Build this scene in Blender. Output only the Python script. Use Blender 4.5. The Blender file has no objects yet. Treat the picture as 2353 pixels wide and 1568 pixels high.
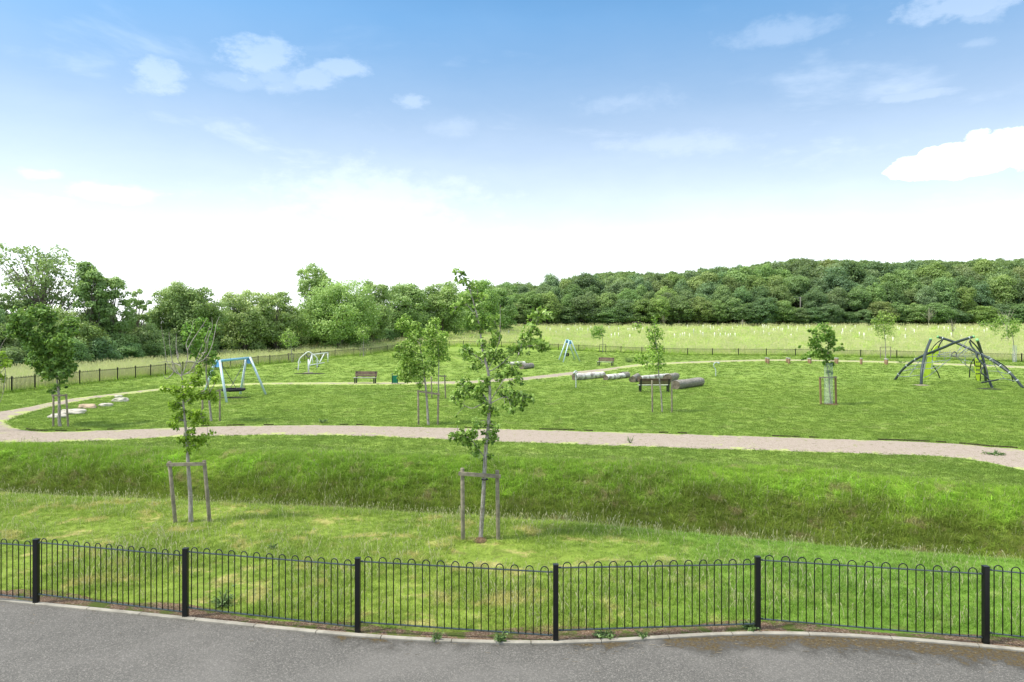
import bpy, math, random
import numpy as np
from mathutils import Vector, noise as mn
R = random.Random(7)
rng = np.random.default_rng(11)
F, CX, HY, H0 = 1569.0, 1176.5, 750.0, 4.35
sc = bpy.context.scene
COL = sc.collection

# ------------------------------------------------------------------ helpers: objects
def thing(name, label, cat, loc=(0, 0, 0), group=None, rotz=0):
    o = bpy.data.objects.new(name, None); COL.objects.link(o)
    o.location = loc; o.rotation_euler = (0, 0, rotz); o.empty_display_size = .2
    o['label'] = label; o['category'] = cat
    if group: o['group'] = group
    return o
def tag(o, label, cat, group=None, kind=None):
    o['label'] = label; o['category'] = cat
    if group: o['group'] = group
    if kind: o['kind'] = kind
    return o
def dup(root, loc, rotz=0, scale=None, label=None, group=None, color=None):
    r = root.copy(); COL.objects.link(r); r.location = loc; r.rotation_euler = (0, 0, rotz)
    if scale is not None: r.scale = scale
    if label: r['label'] = label
    if group: r['group'] = group
    if color: r.color = color
    for ch in list(root.children):
        c = ch.copy(); COL.objects.link(c); c.parent = r
        if color: c.color = color
        for g in ch.children:
            d = g.copy(); COL.objects.link(d); d.parent = c
    return r
class MB:
    """collects quads/tris into one mesh"""
    def __init__(s): s.v = []; s.f = []; s.n = 0; s.sh = []
    def add(s, v, f, shade=None):
        v = np.asarray(v, float).reshape(-1, 3); s.v.append(v)
        s.f += [tuple(int(i) + s.n for i in q) for q in f]; s.n += len(v); return s
    def tube(s, pts, rad, n=8, cap=True):
        pts = [Vector(p) for p in pts]
        if not hasattr(rad, '__len__'): rad = [rad] * len(pts)
        vs = []; up = Vector((.13, .31, .94)).normalized(); prev = None
        for i, p in enumerate(pts):
            t = (pts[min(i + 1, len(pts) - 1)] - pts[max(i - 1, 0)])
            if t.length < 1e-9: t = Vector((0, 0, 1))
            t.normalize()
            if prev is None:
                a = t.cross(up)
                if a.length < .1: a = t.cross(Vector((1, 0, 0)))
            else: a = prev - t * prev.dot(t)
            a.normalize(); prev = a; b = t.cross(a)
            for k in range(n):
                w = 2 * math.pi * k / n
                vs.append(p + (a * math.cos(w) + b * math.sin(w)) * rad[i])
        fs = []
        for i in range(len(pts) - 1):
            for k in range(n):
                k2 = (k + 1) % n
                fs.append((i * n + k, i * n + k2, (i + 1) * n + k2, (i + 1) * n + k))
        if cap:
            fs.append(tuple(range(n - 1, -1, -1))); fs.append(tuple((len(pts) - 1) * n + k for k in range(n)))
        return s.add([tuple(v) for v in vs], fs)
    def box(s, c, size, ax=(1, 0, 0), ay=(0, 1, 0), az=(0, 0, 1)):
        c = Vector(c); ax, ay, az = [Vector(a).normalized() for a in (ax, ay, az)]
        v = []
        for k in (-.5, .5):
            for j in (-.5, .5):
                for i in (-.5, .5):
                    v.append(tuple(c + ax * (i * size[0]) + ay * (j * size[1]) + az * (k * size[2])))
        return s.add(v, [(0, 2, 3, 1), (4, 5, 7, 6), (0, 1, 5, 4), (2, 6, 7, 3), (0, 4, 6, 2), (1, 3, 7, 5)])
    def bar(s, a, b, w, h, up=(0, 0, 1)):
        a = Vector(a); b = Vector(b); d = (b - a); L = d.length; d.normalize()
        y = Vector(up).cross(d)
        if y.length < .05: y = Vector((0, 1, 0)).cross(d)
        y.normalize(); z = d.cross(y)
        return s.box((a + b) / 2, (L, w, h), d, y, z)
    def build(s, name, mat, parent=None, smooth=False, bevel=0):
        me = bpy.data.meshes.new(name)
        v = np.concatenate(s.v) if s.v else np.zeros((0, 3))
        me.from_pydata(v.tolist(), [], s.f); me.update()
        if smooth: me.shade_smooth()
        me.materials.append(mat)
        o = bpy.data.objects.new(name, me); COL.objects.link(o)
        if parent: o.parent = parent
        if bevel:
            m = o.modifiers.new('bevel', 'BEVEL'); m.width = bevel; m.segments = 2; m.limit_method = 'ANGLE'
        return o
def quick_mesh(name, V, Q, mat, shade=None, smooth=False):
    """V Nx3, Q Mx4 numpy"""
    me = bpy.data.meshes.new(name)
    V = np.ascontiguousarray(V, np.float32); Q = np.ascontiguousarray(Q, np.int32); k = Q.shape[1]
    me.vertices.add(len(V)); me.vertices.foreach_set('co', V.ravel())
    me.loops.add(Q.size); me.loops.foreach_set('vertex_index', Q.ravel())
    me.polygons.add(len(Q)); me.polygons.foreach_set('loop_start', np.arange(len(Q), dtype=np.int32) * k)
    me.update(calc_edges=True)
    if shade is not None:
        a = me.attributes.new('shade', 'FLOAT', 'POINT'); a.data.foreach_set('value', np.ascontiguousarray(shade, np.float32))
    if smooth: me.shade_smooth()
    if mat: me.materials.append(mat)
    return me
def mobj(name, me, parent=None):
    o = bpy.data.objects.new(name, me); COL.objects.link(o)
    if parent: o.parent = parent
    return o

# ------------------------------------------------------------------ helpers: materials
class NT:
    def __init__(s, mat): s.t = mat.node_tree; s.n = s.t.nodes; s.l = s.t.links
    def node(s, typ, **kw):
        n = s.n.new(typ)
        for k, v in kw.items(): setattr(n, k, v)
        return n
    def link(s, a, b): s.l.new(a, b)
    def val(s, x, sock):
        if isinstance(x, (int, float)): sock.default_value = x
        elif isinstance(x, (tuple, list)): sock.default_value = tuple(x) if len(x) == len(sock.default_value) else (*x, 1)
        else: s.l.new(x, sock)
    def math(s, op, a, b=0., c=None, clamp=False):
        n = s.n.new('ShaderNodeMath'); n.operation = op; n.use_clamp = clamp
        s.val(a, n.inputs[0]); s.val(b, n.inputs[1])
        if c is not None: s.val(c, n.inputs[2])
        return n.outputs[0]
    def mix(s, f, a, b, mode='MIX'):
        n = s.n.new('ShaderNodeMix'); n.data_type = 'RGBA'; n.blend_type = mode
        s.val(f, n.inputs[0]); s.val(a, n.inputs[6]); s.val(b, n.inputs[7]); return n.outputs[2]
    def noise(s, scale, detail=3, rough=.55, vec=None, dist=0):
        n = s.n.new('ShaderNodeTexNoise'); n.inputs['Scale'].default_value = scale
        n.inputs['Detail'].default_value = detail; n.inputs['Roughness'].default_value = rough
        n.inputs['Distortion'].default_value = dist
        if vec is not None: s.l.new(vec, n.inputs['Vector'])
        return n.outputs[0]
    def ramp(s, f, stops):
        n = s.n.new('ShaderNodeValToRGB'); s.l.new(f, n.inputs[0]); e = n.color_ramp.elements
        while len(e) < len(stops): e.new(.5)
        for i, (p, c) in enumerate(stops):
            e[i].position = p; e[i].color = (*c, 1) if len(c) == 3 else c
        return n.outputs[0]
    def smooth(s, x, lo, hi):
        n = s.n.new('ShaderNodeMapRange'); n.interpolation_type = 'SMOOTHSTEP'
        s.l.new(x, n.inputs[0]); n.inputs[1].default_value = lo; n.inputs[2].default_value = hi; return n.outputs[0]
    def mapping(s, vec, scale=(1, 1, 1), rot=(0, 0, 0)):
        n = s.n.new('ShaderNodeMapping'); s.l.new(vec, n.inputs[0])
        n.inputs['Scale'].default_value = scale; n.inputs['Rotation'].default_value = rot; return n.outputs[0]
def newmat(name):
    m = bpy.data.materials.new(name); m.use_nodes = True; m.node_tree.nodes.clear(); t = NT(m)
    out = t.node('ShaderNodeOutputMaterial'); return m, t, out
def pbr(t, out, color, rough=.7, spec=.3, metal=0, bump=None, bstr=.3, bdist=.01):
    b = t.node('ShaderNodeBsdfPrincipled')
    t.val(color, b.inputs['Base Color']); t.val(rough, b.inputs['Roughness'])
    b.inputs['Specular IOR Level'].default_value = spec; b.inputs['Metallic'].default_value = metal
    if bump is not None:
        bn = t.node('ShaderNodeBump'); bn.inputs['Strength'].default_value = bstr; bn.inputs['Distance'].default_value = bdist
        t.link(bump, bn.inputs['Height']); t.link(bn.outputs[0], b.inputs['Normal'])
    t.link(b.outputs[0], out.inputs[0]); return b
def geo_pos(t): return t.node('ShaderNodeNewGeometry').outputs['Position']
def obj_co(t): return t.node('ShaderNodeTexCoord').outputs['Object']
def simple(name, c, rough=.6, spec=.3, metal=0, var=.25, scale=6, grime=(.5, .5, .5), bstr=.15):
    m, t, out = newmat(name); p = obj_co(t)
    n = t.noise(scale, 5, .6, p); n2 = t.noise(scale * 9, 3, .6, p)
    dark = tuple(x * (1 - var) * g * 2 for x, g in zip(c, grime)); lite = tuple(min(1, x * (1 + var * .7)) for x in c)
    col = t.mix(t.smooth(n, .35, .65), dark, lite)
    pbr(t, out, t.mix(.25, col, t.ramp(n2, [(.3, dark), (.7, lite)])), rough, spec, metal, n2, bstr, .004); return m

def leafmat(name, dark, mid, light, trans=.35, objcol=True):
    m, t, out = newmat(name)
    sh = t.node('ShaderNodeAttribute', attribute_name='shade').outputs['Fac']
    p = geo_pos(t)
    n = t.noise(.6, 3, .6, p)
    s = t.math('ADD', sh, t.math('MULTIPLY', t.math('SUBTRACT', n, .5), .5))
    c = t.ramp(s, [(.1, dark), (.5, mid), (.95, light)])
    if objcol:
        oi = t.node('ShaderNodeObjectInfo'); c = t.mix(1, c, oi.outputs['Color'], 'MULTIPLY')
    b = t.node('ShaderNodeBsdfPrincipled'); t.link(c, b.inputs['Base Color'])
    b.inputs['Roughness'].default_value = .5; b.inputs['Specular IOR Level'].default_value = .35
    tr = t.node('ShaderNodeBsdfTranslucent'); t.link(t.mix(.35, c, (.35, .5, .05), 'MIX'), tr.inputs[0])
    mx = t.node('ShaderNodeMixShader'); mx.inputs[0].default_value = trans
    t.link(b.outputs[0], mx.inputs[1]); t.link(tr.outputs[0], mx.inputs[2]); t.link(mx.outputs[0], out.inputs[0])
    return m

# grass palette, shared by the ground sheets and the blades that stand on them (both read world position)
def grass_color(t, pal):
    p = geo_pos(t)
    n1 = t.noise(.16, 4, .6, p, .4); n2 = t.noise(.9, 4, .65, p, .3); n3 = t.noise(5, 3, .6, p)
    f = t.math('ADD', t.math('MULTIPLY', n1, .4), t.math('ADD', t.math('MULTIPLY', n2, .4), t.math('MULTIPLY', n3, .2)))
    c = t.ramp(f, [(.36, pal['dark']), (.5, pal['mid']), (.62, pal['light'])])
    sn = t.noise(pal.get('sscale', .8), 5, .7, t.mapping(p, (1, 1, 1), (0, 0, .4)), .5)
    th = pal.get('straw_th', .62)
    c = t.mix(t.math('MULTIPLY', t.smooth(sn, th, th + .12), pal.get('straw_amt', .7)), c, pal['straw'])
    if 'band' in pal:   # light mown stripes
        w = t.noise(1.0, 2, .5, t.mapping(p, (.05, .9, 1), (0, 0, pal['band'])))
        c = t.mix(t.math('MULTIPLY', t.smooth(w, .42, .62), .45), c, pal['light'])
    if 'fresh' in pal:    # greener sward toward the right end of the verge
        sq = t.node('ShaderNodeSeparateXYZ'); t.link(p, sq.inputs[0])
        xx = t.math('ADD', sq.outputs[0], t.math('MULTIPLY', t.math('SUBTRACT', n1, .5), 8))
        c = t.mix(t.smooth(xx, 0., 5.), c, t.mix(.55, t.mix(1, c, (.72, 1.02, .75), 'MULTIPLY'), (.125, .225, .032)))
    if 'zshade' in pal:   # self-shading of the wet grass painted in, darker toward the bank foot
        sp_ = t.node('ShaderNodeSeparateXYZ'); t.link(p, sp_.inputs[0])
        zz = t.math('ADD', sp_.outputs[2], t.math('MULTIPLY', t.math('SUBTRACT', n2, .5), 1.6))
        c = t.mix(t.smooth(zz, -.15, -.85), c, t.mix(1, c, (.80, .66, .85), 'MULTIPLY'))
    return t.mix(1, c, tuple(pal['gain']), 'MULTIPLY'), n3
def blademat(name, pal, trans=.4):
    m, t, out = newmat(name)
    c, _ = grass_color(t, pal)
    oi = t.node('ShaderNodeObjectInfo')
    sh = t.node('ShaderNodeAttribute', attribute_name='shade').outputs['Fac']
    c = t.mix(t.math('MULTIPLY', t.smooth(oi.outputs['Random'], .55, 1.), .5), c, pal['light'])
    c = t.mix(t.smooth(sh, pal.get('dry', .82), pal.get('dry', .82) + .12), c, pal['seed'])
    v = t.math('ADD', .72, t.math('MULTIPLY', sh, .5))
    dk = t.mix(1, c, (.5, .5, .5), 'MULTIPLY'); c = t.mix(t.smooth(sh, .55, .05), c, dk)
    b = t.node('ShaderNodeBsdfPrincipled'); t.link(c, b.inputs['Base Color'])
    b.inputs['Roughness'].default_value = .55; b.inputs['Specular IOR Level'].default_value = .25
    tr = t.node('ShaderNodeBsdfTranslucent'); t.link(t.mix(.25, c, (.3, .5, .04)), tr.inputs[0])
    mx = t.node('ShaderNodeMixShader'); mx.inputs[0].default_value = trans
    t.link(b.outputs[0], mx.inputs[1]); t.link(tr.outputs[0], mx.inputs[2]); t.link(mx.outputs[0], out.inputs[0])
    return m
def groundmat(name, pal, soil, samt, bstr=.6, gm=1., f2=.35):
    m, t, out = newmat(name)
    c, n3 = grass_color(t, pal); p = geo_pos(t)
    n = t.noise(2.2, 5, .7, p)
    fine = t.noise(22, 4, .7, t.mapping(p, (1, .6, 1)))
    fine2 = t.noise(4.0, 5, .75, t.mapping(p, (1, .35, 1)))
    c = t.mix(t.math('MULTIPLY', t.smooth(n, .5, .7), samt), c, soil)
    c = t.mix(t.math('MULTIPLY', t.smooth(fine, .35, .7), .35), c, tuple(x * .45 for x in pal['dark']))
    c = t.mix(t.math('MULTIPLY', t.smooth(fine2, .5, .75), f2), c, tuple(x * .6 for x in pal['dark']))
    c = t.mix(1, c, (gm, gm, gm), 'MULTIPLY'); pbr(t, out, c, .9, .1, 0, t.math('ADD', fine, fine2), bstr, .03); return m

PAL = {
 'verge': dict(fresh=1, gain=(2.3, 2.08, 2.2), dark=(.11, .185, .024), mid=(.165, .25, .035), light=(.22, .32, .05), straw=(.42, .37, .15), sscale=1.3, straw_th=.52, straw_amt=.6, seed=(.62, .56, .34), dry=.72),
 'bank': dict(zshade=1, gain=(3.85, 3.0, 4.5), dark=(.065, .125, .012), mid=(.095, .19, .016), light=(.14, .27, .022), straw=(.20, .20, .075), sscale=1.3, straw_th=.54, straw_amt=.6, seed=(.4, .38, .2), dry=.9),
 'lawn': dict(gain=(1.86, 1.36, 2.3), dark=(.098, .205, .022), mid=(.125, .245, .026), light=(.158, .29, .033), straw=(.21, .29, .07), sscale=.8, straw_th=.55, straw_amt=.4, seed=(.35, .4, .15), dry=.93),
 'meadow': dict(gain=(1.40, 1.48, 1.3), dark=(.20, .30, .05), mid=(.34, .45, .09), light=(.44, .56, .12), straw=(.55, .56, .27), sscale=.12, straw_th=.5, straw_amt=.7, seed=(.66, .62, .34), dry=.74),
}
M = {}
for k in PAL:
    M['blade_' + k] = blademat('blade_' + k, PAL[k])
M['g_verge'] = groundmat('ground_verge', PAL['verge'], (.17, .12, .06), .6, .6, .55)
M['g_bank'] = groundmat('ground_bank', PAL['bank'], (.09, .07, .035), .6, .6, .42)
M['g_lawn'] = groundmat('ground_lawn', PAL['lawn'], (.13, .17, .045), .3, .12, 1., .12)
M['g_meadow'] = groundmat('ground_meadow', PAL['meadow'], (.28, .33, .12), .3, .5)
M['g_soil'] = groundmat('ground_wood_floor', dict(PAL['bank'], gain=(1, 1, 1), dark=(.02, .03, .01), mid=(.03, .05, .012), light=(.05, .08, .02)), (.03, .03, .015), .6)
M['leaf_maple'] = leafmat('leaf_maple', (.10, .21, .03), (.30, .48, .075), (.62, .78, .28), .42)
M['leaf_dark'] = leafmat('leaf_dark_maple', (.075, .16, .03), (.17, .32, .055), (.38, .56, .15), .38)
M['leaf_lime'] = leafmat('leaf_lime', (.17, .31, .02), (.37, .56, .05), (.58, .74, .14), .45)
M['leaf_wood'] = leafmat('leaf_woodland', (.13, .195, .075), (.26, .355, .14), (.42, .52, .23), .38)
M['leaf_far'] = leafmat('leaf_far_wood', (.13, .19, .085), (.21, .29, .12), (.31, .40, .17), .36)  # distance haze put into the leaf colours: greyer, low contrast
M['leaf_hedge'] = leafmat('leaf_hedge', (.13, .20, .085), (.23, .33, .12), (.40, .52, .22), .3)

def barkmat(name, a, b, lent=(.03, .025, .02), amt=.5):
    m, t, out = newmat(name); p = obj_co(t)
    n = t.noise(5, 5, .65, t.mapping(p, (6, 6, 1.2))); w = t.noise(9, 4, .6, t.mapping(p, (1.2, 1.2, 7)))
    c = t.mix(t.smooth(n, .35, .65), a, b)
    c = t.mix(t.math('MULTIPLY', t.smooth(w, .55, .68), amt), c, lent)
    pbr(t, out, c, .85, .15, 0, n, .5, .01); return m
M['bark_pale'] = barkmat('bark_pale', (.19, .165, .135), (.42, .39, .34), (.08, .065, .05), .6)
M['bark_grey'] = barkmat('bark_grey', (.12, .1, .08), (.3, .27, .22))
M['bark_dark'] = barkmat('bark_dark', (.05, .045, .035), (.14, .12, .09))
M['bark_bare'] = barkmat('bark_bare', (.24, .21, .17), (.42, .39, .33), amt=.3)
M['stake'] = simple('weathered_timber', (.27, .235, .17), .85, .1, var=.35, scale=9)
M['stake_new'] = simple('brown_timber', (.25, .165, .09), .8, .15, var=.3, scale=9)
M['strap'] = simple('black_rubber', (.02, .02, .02), .6)
M['post_black'] = simple('black_powder_coat', (.007, .008, .008), .4, .35, var=.2, bstr=.03)
M['rail_teal'] = simple('teal_rail_paint', (.028, .04, .036), .38, .5, var=.25, bstr=.03)
M['bar_dark'] = simple('dark_green_bar', (.006, .010, .009), .45, .35, var=.2, bstr=.02)
M['kerb'] = simple('concrete_edging', (.33, .305, .25), .9, .1, var=.3, scale=3)
M['rock'] = simple('pale_limestone', (.5, .46, .38), .9, .1, var=.35, scale=2.5, bstr=.6)
M['rock_tan'] = simple('tan_sandstone', (.48, .36, .25), .9, .1, var=.4, scale=2.5, bstr=.6)
M['steel_blue'] = simple('pale_blue_steel', (.48, .60, .64), .35, .5, var=.12)
M['blue'] = simple('sky_blue_paint', (.09, .30, .58), .4, .5, var=.15)
M['cyan'] = simple('light_blue_beam_paint', (.20, .47, .62), .4, .5, var=.12)
M['white_tube'] = simple('white_steel', (.72, .74, .70), .4, .5, var=.15)
M['rubber'] = simple('black_rubber_seat', (.02, .02, .022), .7, .2)
M['chain'] = simple('galvanised_chain', (.14, .14, .13), .5, .4, .3)
M['frame_grey'] = simple('slate_green_tube', (.042, .058, .055), .45, .4, var=.25)
M['frame_dark'] = simple('dark_thin_tube', (.022, .03, .033), .45, .4)
M['cap_green'] = simple('green_cap', (.22, .5, .2), .5, .4)
M['lime_panel'] = simple('lime_plastic_panel', (.52, .70, .04), .4, .4, var=.12)
M['rope'] = simple('grey_rope', (.27, .29, .29), .9, .1)
M['clamp'] = simple('aluminium_clamp', (.5, .56, .55), .4, .5, .2)
M['bench_wood'] = simple('bench_brown_slat', (.13, .085, .06), .6, .3, var=.3)
M['bench_seat'] = simple('bench_worn_seat', (.33, .32, .28), .45, .4, var=.3)
M['bench_leg'] = simple('bench_black_leg', (.02, .022, .022), .5, .3)
M['bin_green'] = simple('green_bin_panel', (.01, .21, .11), .4, .5)
M['bin_frame'] = simple('dark_green_bin_frame', (.008, .05, .035), .45, .4)
M['guard'] = simple('pale_tree_tube', (.66, .68, .52), .6, .3, var=.12)
M['post_wood'] = simple('reddish_timber_post', (.30, .19, .12), .8, .1, var=.3)
M['post_top'] = simple('grey_post_top', (.42, .41, .36), .8, .1)
M['pole'] = simple('weathered_pole', (.2, .19, .165), .8)
M['mulch'] = simple('brown_mulch', (.14, .09, .055), .95, .05, var=.5, scale=14, bstr=.8)
M['worn'] = simple('shade_and_worn_surface', (.05, .055, .035), .95, .05, var=.5, scale=6)  # dark tone also used for shadows painted under swing and spinner
M['weed'] = leafmat('leaf_weed', (.05, .1, .02), (.13, .22, .06), (.24, .34, .11), .2)

def make_log_mats():
    m, t, out = newmat('birch_log_bark'); p = obj_co(t)
    n = t.noise(1.6, 5, .6, p, .5); n2 = t.noise(14, 4, .7, t.mapping(p, (1, 3, 3)))
    c = t.ramp(n, [(.30, (.2, .18, .15)), (.42, (.36, .33, .29)), (.47, (.66, .64, .58))])
    c = t.mix(t.smooth(n2, .62, .68), c, (.04, .035, .03))
    pbr(t, out, c, .85, .1, 0, n2, .5, .02); M['birch'] = m
    m, t, out = newmat('rough_log_bark'); p = obj_co(t)
    v = t.node('ShaderNodeTexVoronoi'); v.feature = 'DISTANCE_TO_EDGE'; v.inputs['Scale'].default_value = 9
    t.link(t.mapping(p, (.5, 1.4, 1.4)), v.inputs[0])
    c = t.ramp(v.outputs[0], [(0, (.10, .09, .075)), (.12, (.28, .26, .22)), (.4, (.46, .43, .37))])
    pbr(t, out, c, .9, .08, 0, v.outputs[0], .8, .04); M['rough'] = m
    m, t, out = newmat('log_cut_end'); p = obj_co(t)
    n = t.noise(5, 4, .6, p)
    pbr(t, out, t.ramp(n, [(.35, (.09, .075, .055)), (.6, (.22, .185, .14))]), .9, .05); M['cut'] = m
make_log_mats()

def road_mat():
    m, t, out = newmat('asphalt'); p = geo_pos(t)
    uv = t.node('ShaderNodeUVMap').outputs[0]; sx = t.node('ShaderNodeSeparateXYZ'); t.link(uv, sx.inputs[0])
    V = sx.outputs[1]; U = sx.outputs[0]
    vo = t.node('ShaderNodeTexVoronoi'); vo.inputs['Scale'].default_value = 75; t.link(p, vo.inputs[0])
    gr = t.node('ShaderNodeSeparateColor'); t.link(vo.outputs['Color'], gr.inputs[0])
    sp = t.noise(120, 2, .6, p)
    c = t.ramp(gr.outputs[0], [(0, (.09, .088, .086)), (.55, (.16, .155, .15)), (.85, (.225, .22, .21)), (1, (.36, .345, .33))])
    c = t.mix(.3, c, t.ramp(sp, [(.3, (.06, .06, .06)), (.7, (.26, .25, .24))]))
    big = t.noise(.45, 4, .55, p, .3); c = t.mix(t.math('MULTIPLY', t.smooth(big, .42, .68), .45), c, (.26, .25, .245))
    seam = t.smooth(t.math('ABSOLUTE', t.math('SUBTRACT', big, .5)), .0, .2)
    # damp darker edge and rusty moss close to the kerb
    mo = t.noise(2.2, 5, .75, p, .6); mo2 = t.noise(18, 5, .75, p, 1.)
    amt = t.smooth(U, 0, 1)
    reach = t.math('ADD', t.math('MULTIPLY', mo, 1.25), t.math('SUBTRACT', t.math('MULTIPLY', U, .66), .98))   # metres of moss
    damp = t.smooth(t.math('SUBTRACT', t.math('ADD', reach, .30), V), 0., .35)
    c = t.mix(t.math('MULTIPLY', damp, .6), c, (.05, .048, .042))
    mos = t.smooth(t.math('SUBTRACT', reach, V), -.03, .10)
    mos = t.math('MULTIPLY', mos, t.smooth(mo2, .38, .56))
    mcol = t.ramp(t.noise(26, 4, .8, p), [(.3, (.045, .032, .018)), (.5, (.115, .082, .036)), (.7, (.22, .175, .075))])
    c = t.mix(mos, c, mcol)
    c = t.mix(1, c, (.77, .745, .68), 'MULTIPLY'); pbr(t, out, c, .8, .2, 0, gr.outputs[0], .5, .006); return m
M['asphalt'] = road_mat()
def path_mat():
    m, t, out = newmat('gravel_path'); p = geo_pos(t)
    at = t.node('ShaderNodeAttribute', attribute_name='shade').outputs['Fac']    # 0 centre .. 1 edge
    wr = t.node('ShaderNodeAttribute', attribute_name='wear').outputs['Fac']     # 0 fresh .. 1 grown over
    n = t.noise(3, 5, .7, p); f = t.noise(30, 4, .75, p); e = t.noise(1.4, 5, .75, p, .4)
    c = t.ramp(f, [(.3, (.20, .165, .135)), (.5, (.43, .37, .325)), (.72, (.60, .54, .49))])
    c = t.mix(t.math('MULTIPLY', t.smooth(n, .5, .72), .5), c, (.30, .25, .20))
    g, _ = grass_color(t, PAL['lawn'])
    gy = t.mix(.5, g, (.50, .50, .22))
    k = t.math('ADD', t.math('MULTIPLY', at, .62), t.math('ADD', t.math('MULTIPLY', wr, .98), t.math('MULTIPLY', t.math('SUBTRACT', e, .5), 2.8)))
    c = t.mix(1, c, (.80, .765, .70), 'MULTIPLY')
    sk = t.smooth(t.noise(6, 4, .65, t.mapping(p, (1, .8, 1))), .585, .65); c = t.mix(t.math('MULTIPLY', sk, .75), c, t.ramp(e, [(.4, (.09, .085, .04)), (.6, (.22, .26, .06))]))
    c = t.mix(t.smooth(k, .52, .82), c, gy)
    pbr(t, out, c, .95, .08, 0, f, .5, .01); return m
M['path'] = path_mat()

# ------------------------------------------------------------------ terrain
def interp(x, xs, ys): return np.interp(x, xs, ys)
def crest(x): return interp(x, [-30, -20, -13.1, -4.9, 1.2, 6.1, 9.3, 16, 25], [18.8, 18.2, 17.5, 16.2, 14.8, 13.25, 12.4, 10.9, 10.2])
def banktop(x): return interp(x, [-30, -19, -8.5, 0, 8.4, 13.8, 18, 26], [26, 25.2, 23.4, 22.3, 21, 18.2, 16.5, 15])
FENCE_PX = [(-900, 1010), (-40, 910), (27, 902.6), (80, 896), (137, 889), (183, 884), (229, 879), (270, 875), (311, 870.6), (346, 867), (380, 863), (420, 858.5), (458, 854), (495, 850), (530, 846.5), (565, 843), (593, 840), (620, 837.4), (662, 833), (700, 829), (736, 825.5), (770, 822), (813, 818), (852, 815), (890, 812), (926, 809.8), (960, 808), (996, 807), (1032, 806), (1065, 805.6), (1098, 805.6), (1125, 805.8), (1152, 806), (1196, 807), (1240, 808.3), (1283, 809.7), (1330, 810.8), (1378, 812), (1427, 813), (1475, 814.3), (1526, 815), (1580, 816), (1637, 816.8), (1697, 817.2), (1761, 817.6), (1828, 818.2), (1903, 819.2), (1978, 821), (2061, 823.2), (2150, 826.3), (2247, 829.5), (2348, 832.8), (2455, 837), (2570, 842), (3300, 880)]
_fx = np.array([p[0] for p in FENCE_PX]); _fd = np.array([H0 * F / (p[1] - HY) for p in FENCE_PX])
def fence_depth(u): return np.interp(u * F + CX, _fx, _fd)
KERB_PX = [(-600, 1322), (-60, 1377), (0, 1383), (200, 1403), (420, 1425), (560, 1440), (700, 1455), (820, 1466), (950, 1475), (1080, 1481), (1150, 1483), (1250, 1485.5), (1350, 1484), (1420, 1481), (1480, 1474), (1540, 1466), (1600, 1461), (1680, 1457.5), (1741, 1457), (1850, 1458.5), (1950, 1462), (2050, 1468.5), (2150, 1478), (2250, 1488), (2353, 1498), (2500, 1514), (2900, 1556)]
_kx = np.array([p[0] for p in KERB_PX]); _kd = np.array([H0 * F / (p[1] - HY) for p in KERB_PX])
def px_ground(px, py, z=0.): d = (H0 - z) * F / (py - HY); return Vector(((px - CX) / F * d, d, z))
kerb_line = []
for a, b in zip(KERB_PX[:-1], KERB_PX[1:]):
    A, B = px_ground(*a), px_ground(*b); n = max(1, int((B - A).length / .15))
    for k in range(n): kerb_line.append(A.lerp(B, k / n))
kerb_line.append(px_ground(*KERB_PX[-1]))
# smooth
for _ in range(45):
    kerb_line = [kerb_line[0]] + [(kerb_line[i - 1] + kerb_line[i] * 2 + kerb_line[i + 1]) / 4 for i in range(1, len(kerb_line) - 1)] + [kerb_line[-1]]
_kx = np.array([p.x / p.y * F + CX for p in kerb_line]); _kd = np.array([p.y for p in kerb_line])
def kerb_depth(u): return np.interp(u * F + CX, _kx, _kd)
def sstep(t): t = np.clip(t, 0, 1); return t * t * (3 - 2 * t)
_wv = [(rng.uniform(.15, .5), rng.uniform(0, 6.28), rng.uniform(.15, .5), rng.uniform(0, 6.28)) for _ in range(5)]
_wf = [(rng.uniform(1.2, 3), rng.uniform(0, 6.28), rng.uniform(1.2, 3), rng.uniform(0, 6.28)) for _ in range(5)]
def hill_slope(x): return interp(x, [-60, 0, 25, 60, 110, 180], [.0, .022, .05, .10, .155, .165])
def height(x, y):
    x = np.asarray(x, float); y = np.asarray(y, float)
    u = x / np.maximum(y, 1)
    c1 = crest(x); c2 = banktop(x); t = (y - c1) / (c2 - c1)
    dep = sstep(t / .42) * (1 - sstep((t - .50) / .50))
    z = -1.45 * dep
    wob = sum(np.sin(a * x + b) * np.sin(c * y + d) for a, b, c, d in _wv) / 5
    wof = sum(np.sin(a * x + b) * np.sin(c * y + d) for a, b, c, d in _wf) / 5
    k = np.clip((y - 11) / 4, 0, 1)
    z = z + wob * .05 * k + wof * (.012 + .07 * dep) * k
    z = z + .85 * np.exp(-(((x + 7.8) / 2.2) ** 2 + ((y - 84) / 3.0) ** 2))
    z = z + .036 * np.maximum(0, y - 105) * np.clip(1.0 - (y - 225) / 1000, 0, 1) * (y < 225) + (y >= 225) * 4.32
    z = z + hill_slope(x) * np.clip(y - 225, 0, 190) + wob * .25 * np.clip((y - 105) / 60, 0, 1)
    z = np.where(y < kerb_depth(u) + .05, -.07, z)
    return z
def ray(px, py, d): return Vector(((px - CX) / F * d, d, H0 - (py - HY) / F * d))
def gz(x, y): return float(height(x, y))
def hit(px, py, dmax=222):
    u = (px - CX) / F; v = (py - HY) / F
    d = np.concatenate([np.arange(8, 60, .02), np.arange(60, dmax, .1)])
    below = (H0 - v * d) <= height(u * d, d)
    i = int(np.argmax(below)) if below.any() else len(d) - 1
    D = float(d[i]); return Vector((u * D, D, gz(u * D, D)))

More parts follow.
